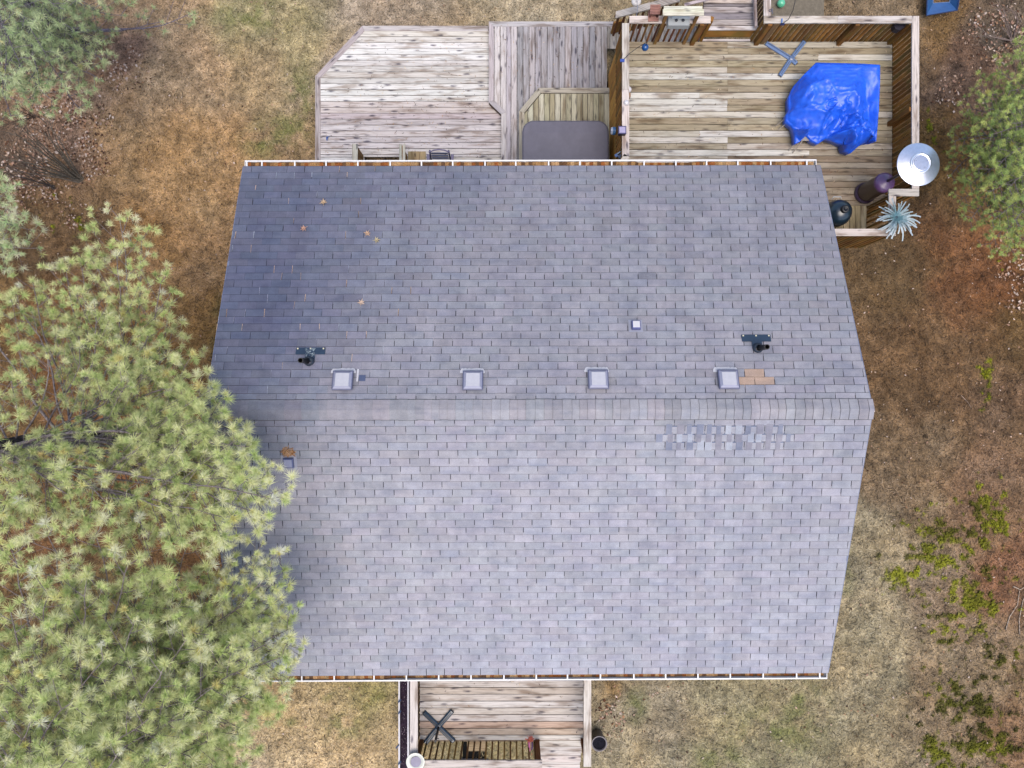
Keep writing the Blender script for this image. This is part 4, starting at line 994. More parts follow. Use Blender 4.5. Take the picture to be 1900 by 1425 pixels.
for k in range(4):
    a_ = R(45 + 90 * k); MB().tube([(gx + .33 * math.cos(a_), gy + .33 * math.sin(a_), ZU + .004), (gx + .2 * math.cos(a_), gy + .2 * math.sin(a_), ZU + .4)], .014, 8, A(120, 124, 130)).build('leg', M['steel'], gb)
for s_, y_ in ((1, .30), (-1, -.31)):
    MB().tube([(gx - .1, gy + y_, ZU + .62), (gx - .08, gy + y_ + .05 * s_, ZU + .64), (gx + .08, gy + y_ + .05 * s_, ZU + .64), (gx + .1, gy + y_, ZU + .62)], .01, 8, A(200, 205, 210)).build('handle', M['steel'], gb)

# strap-leaf plant on the rail corner
pc = P(1667, 402, 3.3)
pp = empty('potted_plant', (XV, pc.y, ZC), 'spiky plant with long pale blue strap leaves on the deck rail corner', 'plant')
MB().lathe([(0, ZC + .002), (.09, ZC + .002), (.12, ZC + .16), (.13, ZC + .17), (.11, ZC + .17), (.1, ZC + .14), (0, ZC + .14)], XV, pc.y, 20, A(60, 90, 110)).build('pot', M['enamel'], pp, smooth=False)
for k in range(68):
    a_ = random.uniform(0, 6.283); ln_ = random.uniform(.22, .46) * (1.1 if math.sin(a_) < .2 else .85); el = random.uniform(.1, 1.1)
    st = Vector((XV + .03 * math.cos(a_), pc.y + .03 * math.sin(a_), ZC + .15)); q = MB(); vs = []
    sd = Vector((-math.sin(a_), math.cos(a_), 0)); d_ = Vector((math.cos(a_), math.sin(a_), 0)); bend = random.uniform(-.12, .12)
    for j in range(6):
        s = j / 5; p = st + d_ * ln_ * s * math.cos(el * .5) + sd * bend * s * s + Vector((0, 0, ln_ * (math.sin(el) * s - (.35 + .3 * el) * s * s)))
        wv = .017 * (1 - .25 * s) ; vs += [p - sd * wv, p + sd * wv + Vector((0, 0, .006))]
    c1, c2 = A(88, 140, 158), A(196, 212, 226); 
    for j in range(5):
        s = (j + .5) / 5; q.add([vs[2 * j], vs[2 * j + 1], vs[2 * j + 3], vs[2 * j + 2]], [[0, 1, 2, 3]], jit(c1 * (1 - s) + c2 * s, .12))
    q.build('leaf', M['strap'], pp)

# resin chair under the eave
ck = P(819, 290, .75); ch = empty('armchair', (ck.x, 5.45 - .25, ZL), 'blue grey slatted resin armchair half under the back gutter', 'chair')
cx_ = ck.x; yb_ = P(0, 281, 1.25).y; cgr = A(112, 120, 156)
for s_ in (-1, 1):
    MB().box(cx_ + s_ * .29 - .035, cx_ + s_ * .29 + .035, yb_ - .62, yb_ + .02, .98, 1.01, A(128, 122, 156), (0, 1, 0)).build('armrest', M['plastic'], ch, bevel=.008)
    for yy in (yb_ - .56, yb_ - .08):
        MB().box(cx_ + s_ * .28 - .025, cx_ + s_ * .28 + .025, yy - .025, yy + .025, ZL + .003, .98, A(92, 92, 126), (0, 0, 1)).build('leg', M['plastic'], ch)
    MB().beam((cx_ + s_ * .235, yb_ - .1, .78), (cx_ + s_ * .225, yb_ + .015, 1.27), .035, .03, A(70, 72, 108)).build('back_stile', M['plastic'], ch)
MB().tube([(cx_ - .25, yb_ - .02, 1.25), (cx_ - .12, yb_ + .02, 1.285), (cx_, yb_ + .032, 1.29), (cx_ + .12, yb_ + .02, 1.285), (cx_ + .25, yb_ - .02, 1.25)], .017, 8, A(120, 112, 150)).build('top_rail', M['plastic'], ch, smooth=True)
for k in range(6):
    s = (k + .5) / 6; MB().box(cx_ - .215, cx_ + .215, yb_ - .11 - .55 * s, yb_ - .04 - .55 * s, .80 - .05 * s, .82 - .05 * s, jit(A(100, 124, 176), .05)).build('seat_slat', M['plastic'], ch)
for k in range(4):
    s = k / 4; MB().box(cx_ - .2, cx_ + .2, yb_ - .1 + .1 * s, yb_ - .085 + .1 * s, .84 + .1 * k, .91 + .1 * k, jit(A(84, 96, 140), .05)).build('back_slat', M['plastic'], ch)

# lamps on the rails
def boxlamp(px, py, z, w_, h_, cs, ct, name, label, cat='lamp', grp=None):
    c = P(px, py, z); o_ = empty(name, (c.x, c.y, z - h_), label, cat, grp)
    q = MB(); q.box(c.x - w_ / 2, c.x + w_ / 2, c.y - w_ / 2, c.y + w_ / 2, z - h_, z - .02, cs); q.build('lamp_body', M['plastic'], o_, bevel=.006)
    MB().box(c.x - w_ / 2 - .008, c.x + w_ / 2 + .004, c.y - w_ / 2 - .004, c.y + w_ / 2 + .004, z - .019, z, A(60, 56, 110)).build('lamp_rim', M['plastic'], o_)
    MB().box(c.x - w_ / 2 + .012, c.x + w_ / 2 - .016, c.y - w_ / 2 + .016, c.y + w_ / 2 - .016, z + .001, z + .005, ct).build('solar_panel', M['paint'], o_)
    return o_
boxlamp(1155, 241, 3.24, .155, .14, A(24, 24, 46), A(176, 170, 212), 'solar_lamp', 'square solar lamp with a lilac top on the left deck rail')
c = P(1138, 243, 2.2); o = empty('wall_lamp', c, 'small round blue and white lamp fixed low on the orange skirt boards', 'lamp')
MB().tube([c + Vector((-.055, 0, .0)), c + Vector((-.02, 0, .0))], [.07, .085], 16, A(206, 216, 240)).build('lens', M['enamel'], o)
MB().tube([c + Vector((-.02, 0, .0)), c + Vector((.045, 0, .0))], [.088, .088], 16, A(70, 120, 180)).build('lamp_body', M['plastic'], o)
c = P(1150, 289, 2.75); o = empty('spotlight', c, 'dark blue tilted floodlight on the left rail just above the gutter', 'lamp')
MB().beam(c + Vector((-.02, -.05, -.02)), c + Vector((.07, .035, 0)), .1, .07, A(20, 60, 112)).build('lamp_body', M['plastic'], o, bevel=.006)
MB().beam(c + Vector((-.05, .035, -.01)), c + Vector((.01, .075, .03)), .016, .1, A(170, 200, 240)).build('lamp_glass', M['paint'], o)
MB().beam(c + Vector((-.09, -.0, -.03)), c + Vector((-.045, .03, -.0)), .06, .05, A(96, 130, 200)).build('lamp_visor', M['plastic'], o)
MB().tube([c + Vector((.05, 0, -.05)), c + Vector((.11, .02, -.1))], .012, 8, A(30, 40, 60)).build('bracket', M['paint'], o)
for px, py, z, r_, lb in ((1162, 191, ZC, .055, 'white dome light on top of the left deck rail'), (1166, 166, 2.95, .06, 'white round light half hidden on the inner side of the left deck rail')):
    c = P(px, py, z); o = empty('dome_light', c, lb, 'lamp')
    MB().lathe([(r_, z + .002), (r_, z + .015), (r_ * .9, z + .035), (r_ * .5, z + .055), (0, z + .06)], c.x, c.y, 20, A(238, 236, 246)).build('lamp_globe', M['enamel'], o, smooth=True)
    MB().lathe([(r_ * 1.1, z - .012), (r_ * 1.1, z + .006), (r_, z + .006)], c.x, c.y, 20, A(180, 176, 190)).build('lamp_ring', M['plastic'], o)
# hanging blue ball on a hook
hk = P(1155, 113, ZC); bl = P(1197, 88, 2.95)
o = empty('hanging_ornament', hk, 'deep blue glass ball hanging from a black hook over the deck corner', 'ornament')
MB().tube([hk, hk + Vector((.12, .1, .10)), hk + Vector((.30, .22, .13)), Vector((bl.x, bl.y, 3.19)), Vector((bl.x, bl.y, bl.z + .07))], .007, 6, A(26, 26, 40)).build('hook', M['paint'], o)
MB().lathe([(.0, bl.z - .075)] + [(.075 * math.sin(R(a_)), bl.z - .075 * math.cos(R(a_))) for a_ in range(15, 180, 15)] + [(.0, bl.z + .075)], bl.x, bl.y, 18, A(16, 84, 156)).build('ball', M['enamel'], o, smooth=True)
MB().box(hk.x - .05, hk.x + .04, hk.y - .03, hk.y + .03, ZC + .002, ZC + .03, A(50, 84, 180)).build('clamp', M['plastic'], o)
# black corner floodlight
c = P(1672, 47, 2.95); o = empty('spotlight', c, 'black floodlight tucked under the far right rail corner', 'lamp')
MB().prism([(c.x - .14, c.y + .03), (c.x + .11, c.y + .06), (c.x + .09, c.y - .02), (c.x - .02, c.y - .1), (c.x - .12, c.y - .07)], 2.8, 2.94, A(38, 34, 52)).build('lamp_body', M['plastic'], o)
MB().beam(c + Vector((0, .0, -.05)), c + Vector((.02, .14, -.05)), .03, .03, A(30, 30, 40)).build('bracket', M['paint'], o)
# black cord with blue clip
a = P(1450, 43, ZC); pts = [P(1450, 45, 3.14), P(1463, 36, 3.2), P(1471, 20, 3.3), P(1475, 4, 3.4), P(1477, -30, 3.5)]
o = empty('cable', a, 'thin black cable looping from the deck rail out of the top of the view', 'cable')
MB().tube(pts, .008, 6, A(22, 22, 30)).build('cord', M['plastic'], o, smooth=True)
MB().box(a.x - .03, a.x + .05, a.y - .05, a.y - .02, ZC + .002, ZC + .045, A(20, 40, 110)).build('clip', M['plastic'], o)
MB().tube([a + Vector((0, 0, .01)), a + Vector((.01, .09, .01))], .016, 8, A(110, 150, 220)).build('plug', M['plastic'], o)
# white lantern at the top and its cord
c = P(1181, 1, 2.6); o = empty('lantern', c, 'white round lantern hanging over the stair rail at the top edge', 'lamp')
MB().lathe([(.0, 2.5), (.09, 2.52), (.11, 2.58), (.08, 2.62), (.05, 2.625), (.045, 2.66), (0, 2.665)], c.x, c.y, 24, A(236, 234, 238)).build('lamp_shade', M['enamel'], o, smooth=True)
MB().tube([c + Vector((0, 0, .06)), P(1183, 20, 2.9), P(1178, 40, 3.11)], .006, 6, A(150, 160, 186)).build('cord', M['plastic'], o)
# bird feeder and twin socket box on the far rail
c = P(1212, 30, ZC); o = empty('bird_feeder', c, 'small red brown wooden bird feeder on the far left rail', 'bird feeder')
z_ = ZC + .004; x_, y_ = c.x, c.y
MB().box(x_ - .11, x_ + .11, y_ - .12, y_ + .1, z_, z_ + .02, A(176, 130, 120)).build('floor', M['wood'], o)
for s_ in (-1, 1): MB().box(x_ + s_ * .075 - .01, x_ + s_ * .075 + .01, y_ - .05, y_ + .07, z_ + .021, z_ + .2, A(140, 88, 80), (0, 0, 1)).build('side', M['wood'], o)
MB().box(x_ - .063, x_ + .063, y_ + .05, y_ + .065, z_ + .021, z_ + .2, A(96, 52, 56), (0, 0, 1)).build('back', M['wood'], o)
MB().add([(x_ - .11, y_ - .06, z_ + .17), (x_ + .1, y_ - .06, z_ + .17), (x_ + .1, y_ + .10, z_ + .24), (x_ - .11, y_ + .10, z_ + .24), (x_ - .11, y_ - .06, z_ + .19), (x_ + .1, y_ - .06, z_ + .19), (x_ + .1, y_ + .10, z_ + .26), (x_ - .11, y_ + .10, z_ + .26)], [[4, 5, 6, 7], [3, 2, 1, 0], [0, 1, 5, 4], [1, 2, 6, 5], [2, 3, 7, 6], [3, 0, 4, 7]], A(172, 126, 118)).build('roof', M['wood'], o)
c = P(1261, 37, 3.3); o = empty('utility_box', P(1261, 37, ZC), 'pale grey metal box with two round black dials on the far rail', 'box')
MB().box(c.x - .23, c.x + .22, c.y - .09, c.y + .1, ZC + .004, 3.26, A(176, 182, 188)).build('box_body', M['paint'], o, bevel=.008)
MB().box(c.x - .15, c.x + .22, c.y + .04, c.y + .12, 3.262, 3.28, A(198, 206, 214)).build('lid', M['paint'], o)
for sx in (-.06, .08): MB().lathe([(.032, 3.262), (.032, 3.276), (.018, 3.28), (0, 3.28)], c.x + sx, c.y + .01, 16, A(40, 44, 56)).build('dial', M['plastic'], o)
c0, c1 = P(1230, 19, 3.5), P(1306, 19, 3.5)
o = empty('plank_shelf', P(1268, 19, 3.1), 'cream painted plank lying level above the grey box at the top', 'shelf')
for k in range(3):
    yk = c0.y + .085 - k * .066; MB().box(c0.x + .02 * (k == 0), c1.x - .03 * (k == 0), yk - .064, yk, 3.47 + .006 * k, 3.5 + .004 * k, jit(A(232, 230, 212), .03)).build('board', M['wood'], o)
for sx in (.1, .75): MB().box(c0.x + sx - .03, c0.x + sx + .03, c0.y - .06, c0.y + .0, ZC + .002 - .9, 3.468, A(170, 126, 76), (0, 0, 1)).build('leg', M['slat'], o)
# door knob like ring on corner rail
c = P(1429, 20, ZC); o = empty('metal_bracket', c, 'rusty ring bracket on the rail beside the landing', 'bracket')
MB().lathe([(.03, ZC + .003), (.03, ZC + .014), (.018, ZC + .014), (.018, ZC + .003)], c.x, c.y, 16, A(150, 146, 160)).build('ring', M['steel'], o)
MB().box(c.x + .03, c.x + .055, c.y - .07, c.y + .05, ZC + .002, ZC + .012, A(170, 160, 160)).build('plate', M['steel'], o)

# glass ball on the concrete pad
c = P(1450, 5, .25); o = tag(MB().lathe([(0, .12)] + [(.1 * math.sin(R(a_)), .22 - .1 * math.cos(R(a_))) for a_ in range(15, 180, 15)] + [(0, .32)], c.x, c.y, 20, A(110, 220, 180)).build('gazing_ball', M['enamel'], smooth=True), 'green and white glass ball on the concrete pad at the top', 'ornament')
# blue plastic tray at the top right
b0 = float(gz(*XY(1750, 10, 0))); o = empty('plastic_tray', P(1750, 5, b0), 'blue plastic tray with flared sides on leaves at the top right', 'tray')
zt_ = b0 + .3; f1, f2 = P(1719, 29, zt_), P(1776, 19, zt_); g1, g2 = P(1731, 6, b0 + .08), P(1762, 4, b0 + .08); t1, t2 = P(1722, -40, zt_), P(1786, -36, zt_)
k1, k2 = P(1732, -35, b0 + .08), P(1768, -33, b0 + .08)
q = MB(); q.add([f1, f2, g2, g1], [[0, 1, 2, 3]], A(64, 112, 182)); q.build('front_lip', M['plastic'], o)
q = MB(); q.add([f1, g1, k1, t1], [[0, 1, 2, 3]], A(40, 96, 158)); q.build('left_wall', M['plastic'], o)
q = MB(); q.add([g2, f2, t2, k2], [[0, 1, 2, 3]], A(44, 100, 164)); q.build('right_wall', M['plastic'], o)
MB().tube([t1, f1, f2, t2], .018, 8, A(36, 60, 110)).build('rim', M['plastic'], o)
MB().tube([k1, g1, g2, k2], .012, 8, A(120, 150, 200)).build('rib', M['plastic'], o)

# long narrow planter beside the porch
zt_ = 2.85; xa_, xb_ = P(740.5, 0, zt_).x, P(758, 0, zt_).x; y0_, y1_ = P(0, 1440, zt_).y, wf - .4
o = empty('planter_box', ((xa_ + xb_) / 2, (y0_ + y1_) / 2, 2.0), 'long narrow white edged planter full of dark soil left of the porch', 'planter')
for x_, wv in ((xa_, .03), (xb_ - .01, .03)):
    MB().box(x_ - wv / 2, x_ + wv / 2, y0_, y1_, 1.9, zt_, A(226, 226, 240)).build('side_board', M['paint'], o)
q = MB(); NS = 60
for k in range(NS):
    ya_, yb2 = y0_ + (y1_ - y0_) * k / NS, y0_ + (y1_ - y0_) * (k + 1) / NS
    for j in range(3):
        u0, u1 = xa_ + .016 + (xb_ - xa_ - .045) * j / 3, xa_ + .016 + (xb_ - xa_ - .045) * (j + 1) / 3
        h = lambda a1, b1: zt_ - .08 + .03 * vnoise(a1, b1, 14, 3)
        q.add([(u0, ya_, h(u0, ya_)), (u1, ya_, h(u1, ya_)), (u1, yb2, h(u1, yb2)), (u0, yb2, h(u0, yb2))], [[0, 1, 2, 3]], jit(A(58, 46, 64), .25))
for k in range(260):
    p = Vector((random.uniform(xa_ + .03, xb_ - .03), random.uniform(y0_, y1_), zt_ - .05)); r_ = random.uniform(.004, .012); a_ = random.uniform(0, 6)
    q.add([p + Vector((math.cos(a_) * r_ * 2, math.sin(a_) * r_ * 2, 0)), p + Vector((-math.sin(a_) * r_, math.cos(a_) * r_, .01)), p - Vector((math.cos(a_) * r_, math.sin(a_) * r_, 0))], [[0, 1, 2]], jit(A(*random.choice(((150, 140, 150), (96, 80, 80), (190, 180, 190)))), .2))
q.build('soil', M['soil'], o, kind='stuff')
for k, (px, py) in enumerate(((742, 1300), (742, 1321), (738, 1385), (742, 1415))):
    c = P(px, py, zt_ + .03)
    q = tag(MB().beam(c + Vector((.02, .03, .0)), c + Vector((-.035, -.045, -.02)), .03, .02, A(40, 66, 110)).build('clip', M['plastic']), ['small blue clip on the planter edge nearest the gutter', 'small blue clip on the planter edge, second from the gutter', 'dark blue clip leaning outward from the planter edge', 'dark blue clip at the planter end by the white dish'][k], 'clip', 'clips along the planter edge')
# white dish at the rail corner
c = P(771, 1413, 3.88); o = empty('garden_dish', (c.x, c.y, ZDC), 'white oval dish with a grey centre on the porch rail corner', 'dish')
q = MB(); q.lathe([(.05, ZDC + .002), (.05, ZDC + .05), (.16, ZDC + .09), (.19, ZDC + .105), (.18, ZDC + .11), (.12, ZDC + .085), (.11, ZDC + .08)], c.x, c.y, 28, A(216, 220, 214)); q.build('bowl', M['enamel'], o, smooth=True)
MB().lathe([(.11, ZDC + .081), (.0, ZDC + .088)], c.x + .01, c.y - .01, 24, A(150, 146, 172)).build('plate', M['cover'], o)
# coral toy bundle on the porch post
c = P(983, 1371, 3.15); o = empty('toy_bundle', c, 'coral red tangled ribbon bundle with pink and purple handles by the porch post', 'toy')
q = MB()
for k in range(60):
    a_ = random.uniform(0, 6.28); r1 = random.uniform(.02, .11); p = c + Vector((0, 0, .02)); e = p + Vector((math.cos(a_) * r1, math.sin(a_) * r1 * .8, random.uniform(-.05, .05)))
    q.tube([p + Vector((random.uniform(-.03, .03), random.uniform(-.03, .03), 0)), e], .006, 4, jit(A(240, 130, 110), .2))
q.build('ribbons', M['plastic'], o, kind='stuff')
MB().tube([c + Vector((-.01, -.06, 0)), c + Vector((-.01, -.28, -.05))], .022, 10, A(240, 130, 186)).build('handle', M['plastic'], o, label='pink handle')
MB().tube([c + Vector((.05, -.07, 0)), c + Vector((.05, -.24, -.05))], .016, 10, A(96, 50, 120)).build('handle', M['plastic'], o, label='purple handle')
# dark pot
c = P(1112, 1380, 2.45); g0 = float(gz(c.x, c.y)); o = empty('plant_pot', (c.x, c.y, g0), 'round dark plant pot full of soil on the grass beside the porch', 'plant pot')
MB().lathe([(0, g0 - .02), (.12, g0 - .02), (.165, 2.42), (.175, 2.45), (.168, 2.46), (.15, 2.455), (.145, 2.4)], c.x, c.y, 32, A(140, 134, 140)).build('pot', M['cover'], o, smooth=True)
MB().lathe([(.147, 2.41), (.08, 2.4), (0, 2.415)], c.x, c.y, 24, A(34, 34, 46)).build('soil', M['soil'], o)
# open window well seen through the porch slats
z0_ = float(gz(*XY(880, 1395, 2.0))); a, b_ = P(858, 1374, z0_ + .12), P(907, 1413, z0_ + .12)
o = empty('window_well', (a.x, a.y, z0_ - .1), 'dark open frame with a pale sill on the ground behind the porch slats', 'window well')
MB().box(a.x, b_.x, b_.y, a.y - .08, z0_ - .3, z0_ + .03, A(16, 14, 18)).build('pit', M['soil'], o)
MB().box(a.x + .1, b_.x - .08, b_.y + .2, a.y, z0_ + .032, z0_ + .06, A(160, 140, 110)).build('lid_board', M['wood'], o)
MB().box(a.x - .06, b_.x, b_.y - .05, b_.y + .02, z0_ - .1, z0_ + .1, A(206, 206, 226)).build('sill', M['paint'], o)
# blue scrap on the left deck
c = P(605, 254, ZL + .02); tag(MB().add([c, c + Vector((.12, .03, .02)), c + Vector((.06, -.02, .03)), c + Vector((.01, -.09, .01)), c + Vector((.03, -.1, .01))], [[0, 1, 2], [0, 2, 3], [2, 4, 3]], A(60, 96, 170)).build('plastic_scrap', M['plastic']), 'small blue plastic scrap on the left deck', 'litter')

# needles and bits of bark blown onto the decks
q = MB()
for x0, x1, y0, y1, z, nn in ((ol[0][0] + .8, ol[3][0], 5.6, 8.7, ZL, 260), (ol[0][0] + .1, ol[3][0], 5.6, 7.4, ZL, 160), (-.4, 2.2, 7.4, 8.9, ZM, 90), (X0 + .2, X1 - .1, YB + .1, YT - .1, ZU, 420), (XA + .1, XB - .1, YE + .1, YA - .3, ZD, 90)):
    for k in range(nn):
        p = Vector((random.uniform(x0, x1), random.uniform(y0, y1), z + .006)); a_ = random.uniform(0, 6.28); l_ = random.uniform(.01, .045); w_ = random.uniform(.002, .008)
        t = Vector((math.cos(a_), math.sin(a_), random.uniform(0, .15))) * l_; sd = Vector((-math.sin(a_), math.cos(a_), 0)) * w_
        q.add([p - t - sd, p + t, p - t * .3 + sd * 1.5], [[0, 1, 2]], jit(A(*random.choice(((90, 66, 56), (120, 84, 56), (60, 52, 60), (236, 214, 184), (180, 140, 100)))), .2))
tag(q.build('blown_debris', M['leaf'], kind='stuff'), 'dry needles and bark bits scattered over the deck boards', 'debris')

# ------------------------------------------------------------------ trees
def npn(v): return v / np.maximum(np.linalg.norm(v, axis=-1, keepdims=True), 1e-9)
class Tree:
    def __init__(s): s.tv = []; s.tf = []; s.tc = []; s.n = 0; s.tips = []; s.dirs = []; s.tone = []
    def tube(s, pts, r0, r1, c, k=4):
        pts = np.array(pts, float); m_ = len(pts)
        tg = np.gradient(pts, axis=0); tg = npn(tg); up = np.array([0, 0, 1.0]); a_ = np.cross(tg, up); bad = np.linalg.norm(a_, axis=1) < .05; a_[bad] = np.cross(tg[bad], [1, 0, 0]); a_ = npn(a_); b_ = np.cross(tg, a_)
        rr = np.linspace(r0, r1, m_)
        for i in range(m_):
            th = np.arange(k) * 2 * np.pi / k
            s.tv.append(pts[i] + (np.cos(th)[:, None] * a_[i] + np.sin(th)[:, None] * b_[i]) * rr[i])
        for i in range(m_ - 1):
            for j in range(k): s.tf.append((s.n + i * k + j, s.n + i * k + (j + 1) % k, s.n + (i + 1) * k + (j + 1) % k, s.n + (i + 1) * k + j))
        s.tc.append(np.tile(c, (m_ * k, 1))); s.n += m_ * k
def make_pine(base, lean, height, limbs, label, needle, nlen, ntri, colA, colB, bark, twig, trunk_r=.2, group=None, spread=1.0, sec_sp=.26, dens=1.0, width=.0062):
    base = np.array(base, float); root = empty('pine_tree', tuple(base), label, 'tree', group)
    T = Tree(); ax = lambda z: base + np.array([lean[0], lean[1], 1.0]) * (z - base[2])
    # trunk
    tk = MB(); zs = np.linspace(base[2] - .2, base[2] + height, 16); pts = [Vector(ax(z)) + Vector((math.sin(z * 1.3) * .04, math.cos(z * 1.1) * .04, 0)) for z in zs]
    tk.tube(pts, [trunk_r * (1 - .75 * i / 15) * (1.25 if i == 0 else 1) for i in range(16)], 14, bark); tk.build('trunk', M['bark'], root, smooth=True)
    for (ex, ey, ez, dn, sec) in limbs:
        e = np.array([ex, ey, ez]); hz = np.hypot(ex - base[0], ey - base[1]); zs_ = ez - random.uniform(.12, .3) * hz - .1
        zs_ = max(zs_, base[2] + .6); s0 = ax(zs_); L_ = np.linalg.norm(e - s0)
        nseg = max(6, int(L_ / .3)); t = np.linspace(0, 1, nseg + 1)
        side = npn(np.cross(e - s0, [0, 0, 1.])); w1, w2 = random.uniform(-.06, .06) * L_, random.uniform(-.04, .04) * L_
        path = s0 + (e - s0) * t[:, None] + side * (np.sin(t * np.pi) * w1 + np.sin(t * 2 * np.pi) * w2)[:, None] + np.array([0, 0, 1.]) * (-np.sin(t * np.pi) * .05 * L_)[:, None]
        path += rng.normal(0, .012, path.shape)
        r0 = .010 + .0055 * L_
        T.tube(path, r0, .006, twig * random.uniform(.8, 1.1), 5)
        # laterals on the outer part
        start = max(.25, 1 - sec / max(L_, .1)); s = start * L_; sd = 1
        while s < L_:
            u = s / L_; i = min(int(u * nseg), nseg - 1); p = path[i] + (path[i + 1] - path[i]) * (u * nseg - i); d_ = npn(path[i + 1] - path[i])
            sd = -sd; ll = (.30 + (L_ - s) * .42) * random.uniform(.7, 1.2) * spread; ll = min(ll, 1.3)
            ang = random.uniform(.6, 1.1); pr = npn(np.cross(d_, [0, 0, 1.])) * sd
            ld_ = npn(d_ * math.cos(ang) + pr * math.sin(ang) + np.array([0, 0, random.uniform(-.05, .4)]))
            m_ = 4; tt = np.linspace(0, 1, m_ + 1); lp = p + ld_ * ll * tt[:, None] + (d_ * .25 * ll + np.array([0, 0, .12 * ll])) * (tt ** 2)[:, None]
            T.tube(lp, .007, .0035, twig * random.uniform(.85, 1.15), 3)
            bare = random.random() > dn
            T.tips.append(lp[-1]); T.dirs.append(npn(lp[-1] - lp[-2])); T.tone.append(u)
            q = .12; sd2 = 1
            while q < ll:
                uu = q / ll; j = min(int(uu * m_), m_ - 1); pp_ = lp[j] + (lp[j + 1] - lp[j]) * (uu * m_ - j); sd2 = -sd2
                tl_ = random.uniform(.08, .22) * spread
                dd = npn(ld_ * .7 + npn(np.cross(ld_, [0, 0, 1.])) * sd2 * random.uniform(.5, 1) + np.array([0, 0, random.uniform(-.1, .6)]))
                ep = pp_ + dd * tl_
                T.tube([pp_, ep], .0035, .0022, twig, 3)
                if not bare or random.random() < .12: T.tips.append(ep); T.dirs.append(dd); T.tone.append(u)
                q += random.uniform(.10, .18) / dens
            s += sec_sp * random.uniform(.6, 1.3)
        T.tips.append(path[-1]); T.dirs.append(npn(path[-1] - path[-2])); T.tone.append(1)
    tv = np.concatenate(T.tv); raw_mesh('branches', tv, np.array(T.tf), np.clip(np.concatenate(T.tc), .003, .8), M['bark'], root, n=4)
    tips = np.array(T.tips); dirs = np.array(T.dirs); k = len(tips)
    # needles: thin blades fanning from the last few centimetres of every shoot
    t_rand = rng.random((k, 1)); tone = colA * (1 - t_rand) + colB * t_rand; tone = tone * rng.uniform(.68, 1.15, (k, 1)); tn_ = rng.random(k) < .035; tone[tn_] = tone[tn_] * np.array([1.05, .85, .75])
    # inner tufts darkened, outer ones lightened to paint the shade inside the crown
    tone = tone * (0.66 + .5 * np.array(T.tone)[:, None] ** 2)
    m_ = ntri; sz = rng.uniform(.55, 1.22, (k, 1, 1))
    rd = npn(rng.normal(0, 1, (k, m_, 3)) * np.array([1, 1, .75])); nd = npn(rd + dirs[:, None, :] * .75 + np.array([0, 0, .12]))
    ln_ = nlen * sz * rng.uniform(.7, 1.1, (k, m_, 1)); st = tips[:, None, :] - dirs[:, None, :] * rng.uniform(0, .05, (k, m_, 1))
    en = st + nd * ln_; en[..., 2] -= .02 * rng.random((k, m_))
    sdv = npn(np.cross(nd, npn(rng.normal(0, 1, (k, m_, 3)) * .5 + np.array([0, 0, 1.])))) * width
    V_ = np.stack([st - sdv * .6, st + sdv * .6, en], 2).reshape(-1, 3)
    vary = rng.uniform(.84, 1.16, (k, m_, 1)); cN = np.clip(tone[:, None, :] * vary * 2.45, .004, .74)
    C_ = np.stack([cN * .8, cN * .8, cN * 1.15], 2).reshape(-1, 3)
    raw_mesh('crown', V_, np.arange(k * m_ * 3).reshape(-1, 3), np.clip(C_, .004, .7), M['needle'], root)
    return root, k
def Lp(lst):
    o_ = []
    for it in lst:
        px, py, z = it[:3]; dn = it[3] if len(it) > 3 else .8; sec = it[4] if len(it) > 4 else 2.4
        q = P(px, py, z); o_.append((q.x, q.y, z, dn, sec))
    return o_
gA, gB = A(164, 182, 118), A(219, 226, 166)
tw = A(156, 146, 150); bk = A(86, 80, 86)
cnt = 0
LA = [(222, 405, 5.2), (215, 470, 5.4), (262, 440, 5.0), (300, 520, 5.3), (318, 560, 5.0), (322, 615, 5.0, .6), (150, 480, 5.2), (120, 500, 5.4), (175, 560, 5.6), (60, 520, 5.6), (25, 560, 5.8), (250, 620, 5.6),
      (392, 712, 6.5), (402, 745, 6.3), (350, 700, 6.2), (310, 660, 6.0), (230, 700, 6.5), (150, 640, 6.3), (90, 660, 6.6), (20, 700, 6.8),  
      (470, 830, 7.3), (485, 850, 7.0), (455, 805, 6.8), (492, 890, 7.5), (510, 935, 7.3), (450, 925, 7.2), (430, 845, 6.8), (410, 870, 7.0), (395, 760, 6.3), (480, 960, 7.0), (430, 800, 7.0), (505, 925, 7.8, .85, 2.0), (470, 950, 7.6), (440, 880, 7.4), (400, 830, 6.9), (380, 900, 7.3, .6), (320, 870, 7.0, .5, 1.2),
      (130, 900, 7.6, .7, 1.2), (10, 850, 7.6), (30, 930, 7.8), (60, 905, 7.5), (15, 965, 7.7), (100, 960, 7.2), (170, 900, 7.0, .7, 1.6), (230, 930, 7.2, .6, 1.6), (50, 1000, 7.3), (10, 780, 7.2, .7, 1.4), (290, 900, 7.0, .6, 1.4), (350, 920, 7.1, .6, 1.6), (130, 920, 7.6), (200, 940, 7.7), (340, 960, 7.4, .35), (420, 960, 7.6, .5),
      (-60, 640, 7), (-80, 900, 8), (-120, 500, 6), (-300, 800, 8), (-400, 1000, 8)]
bA = P(322, 790, float(gz(P(322, 790, 1).x, P(322, 790, 1).y)))
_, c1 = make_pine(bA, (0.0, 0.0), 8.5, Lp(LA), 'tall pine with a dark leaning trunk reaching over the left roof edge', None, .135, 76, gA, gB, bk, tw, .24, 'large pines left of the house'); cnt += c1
random.seed(5)
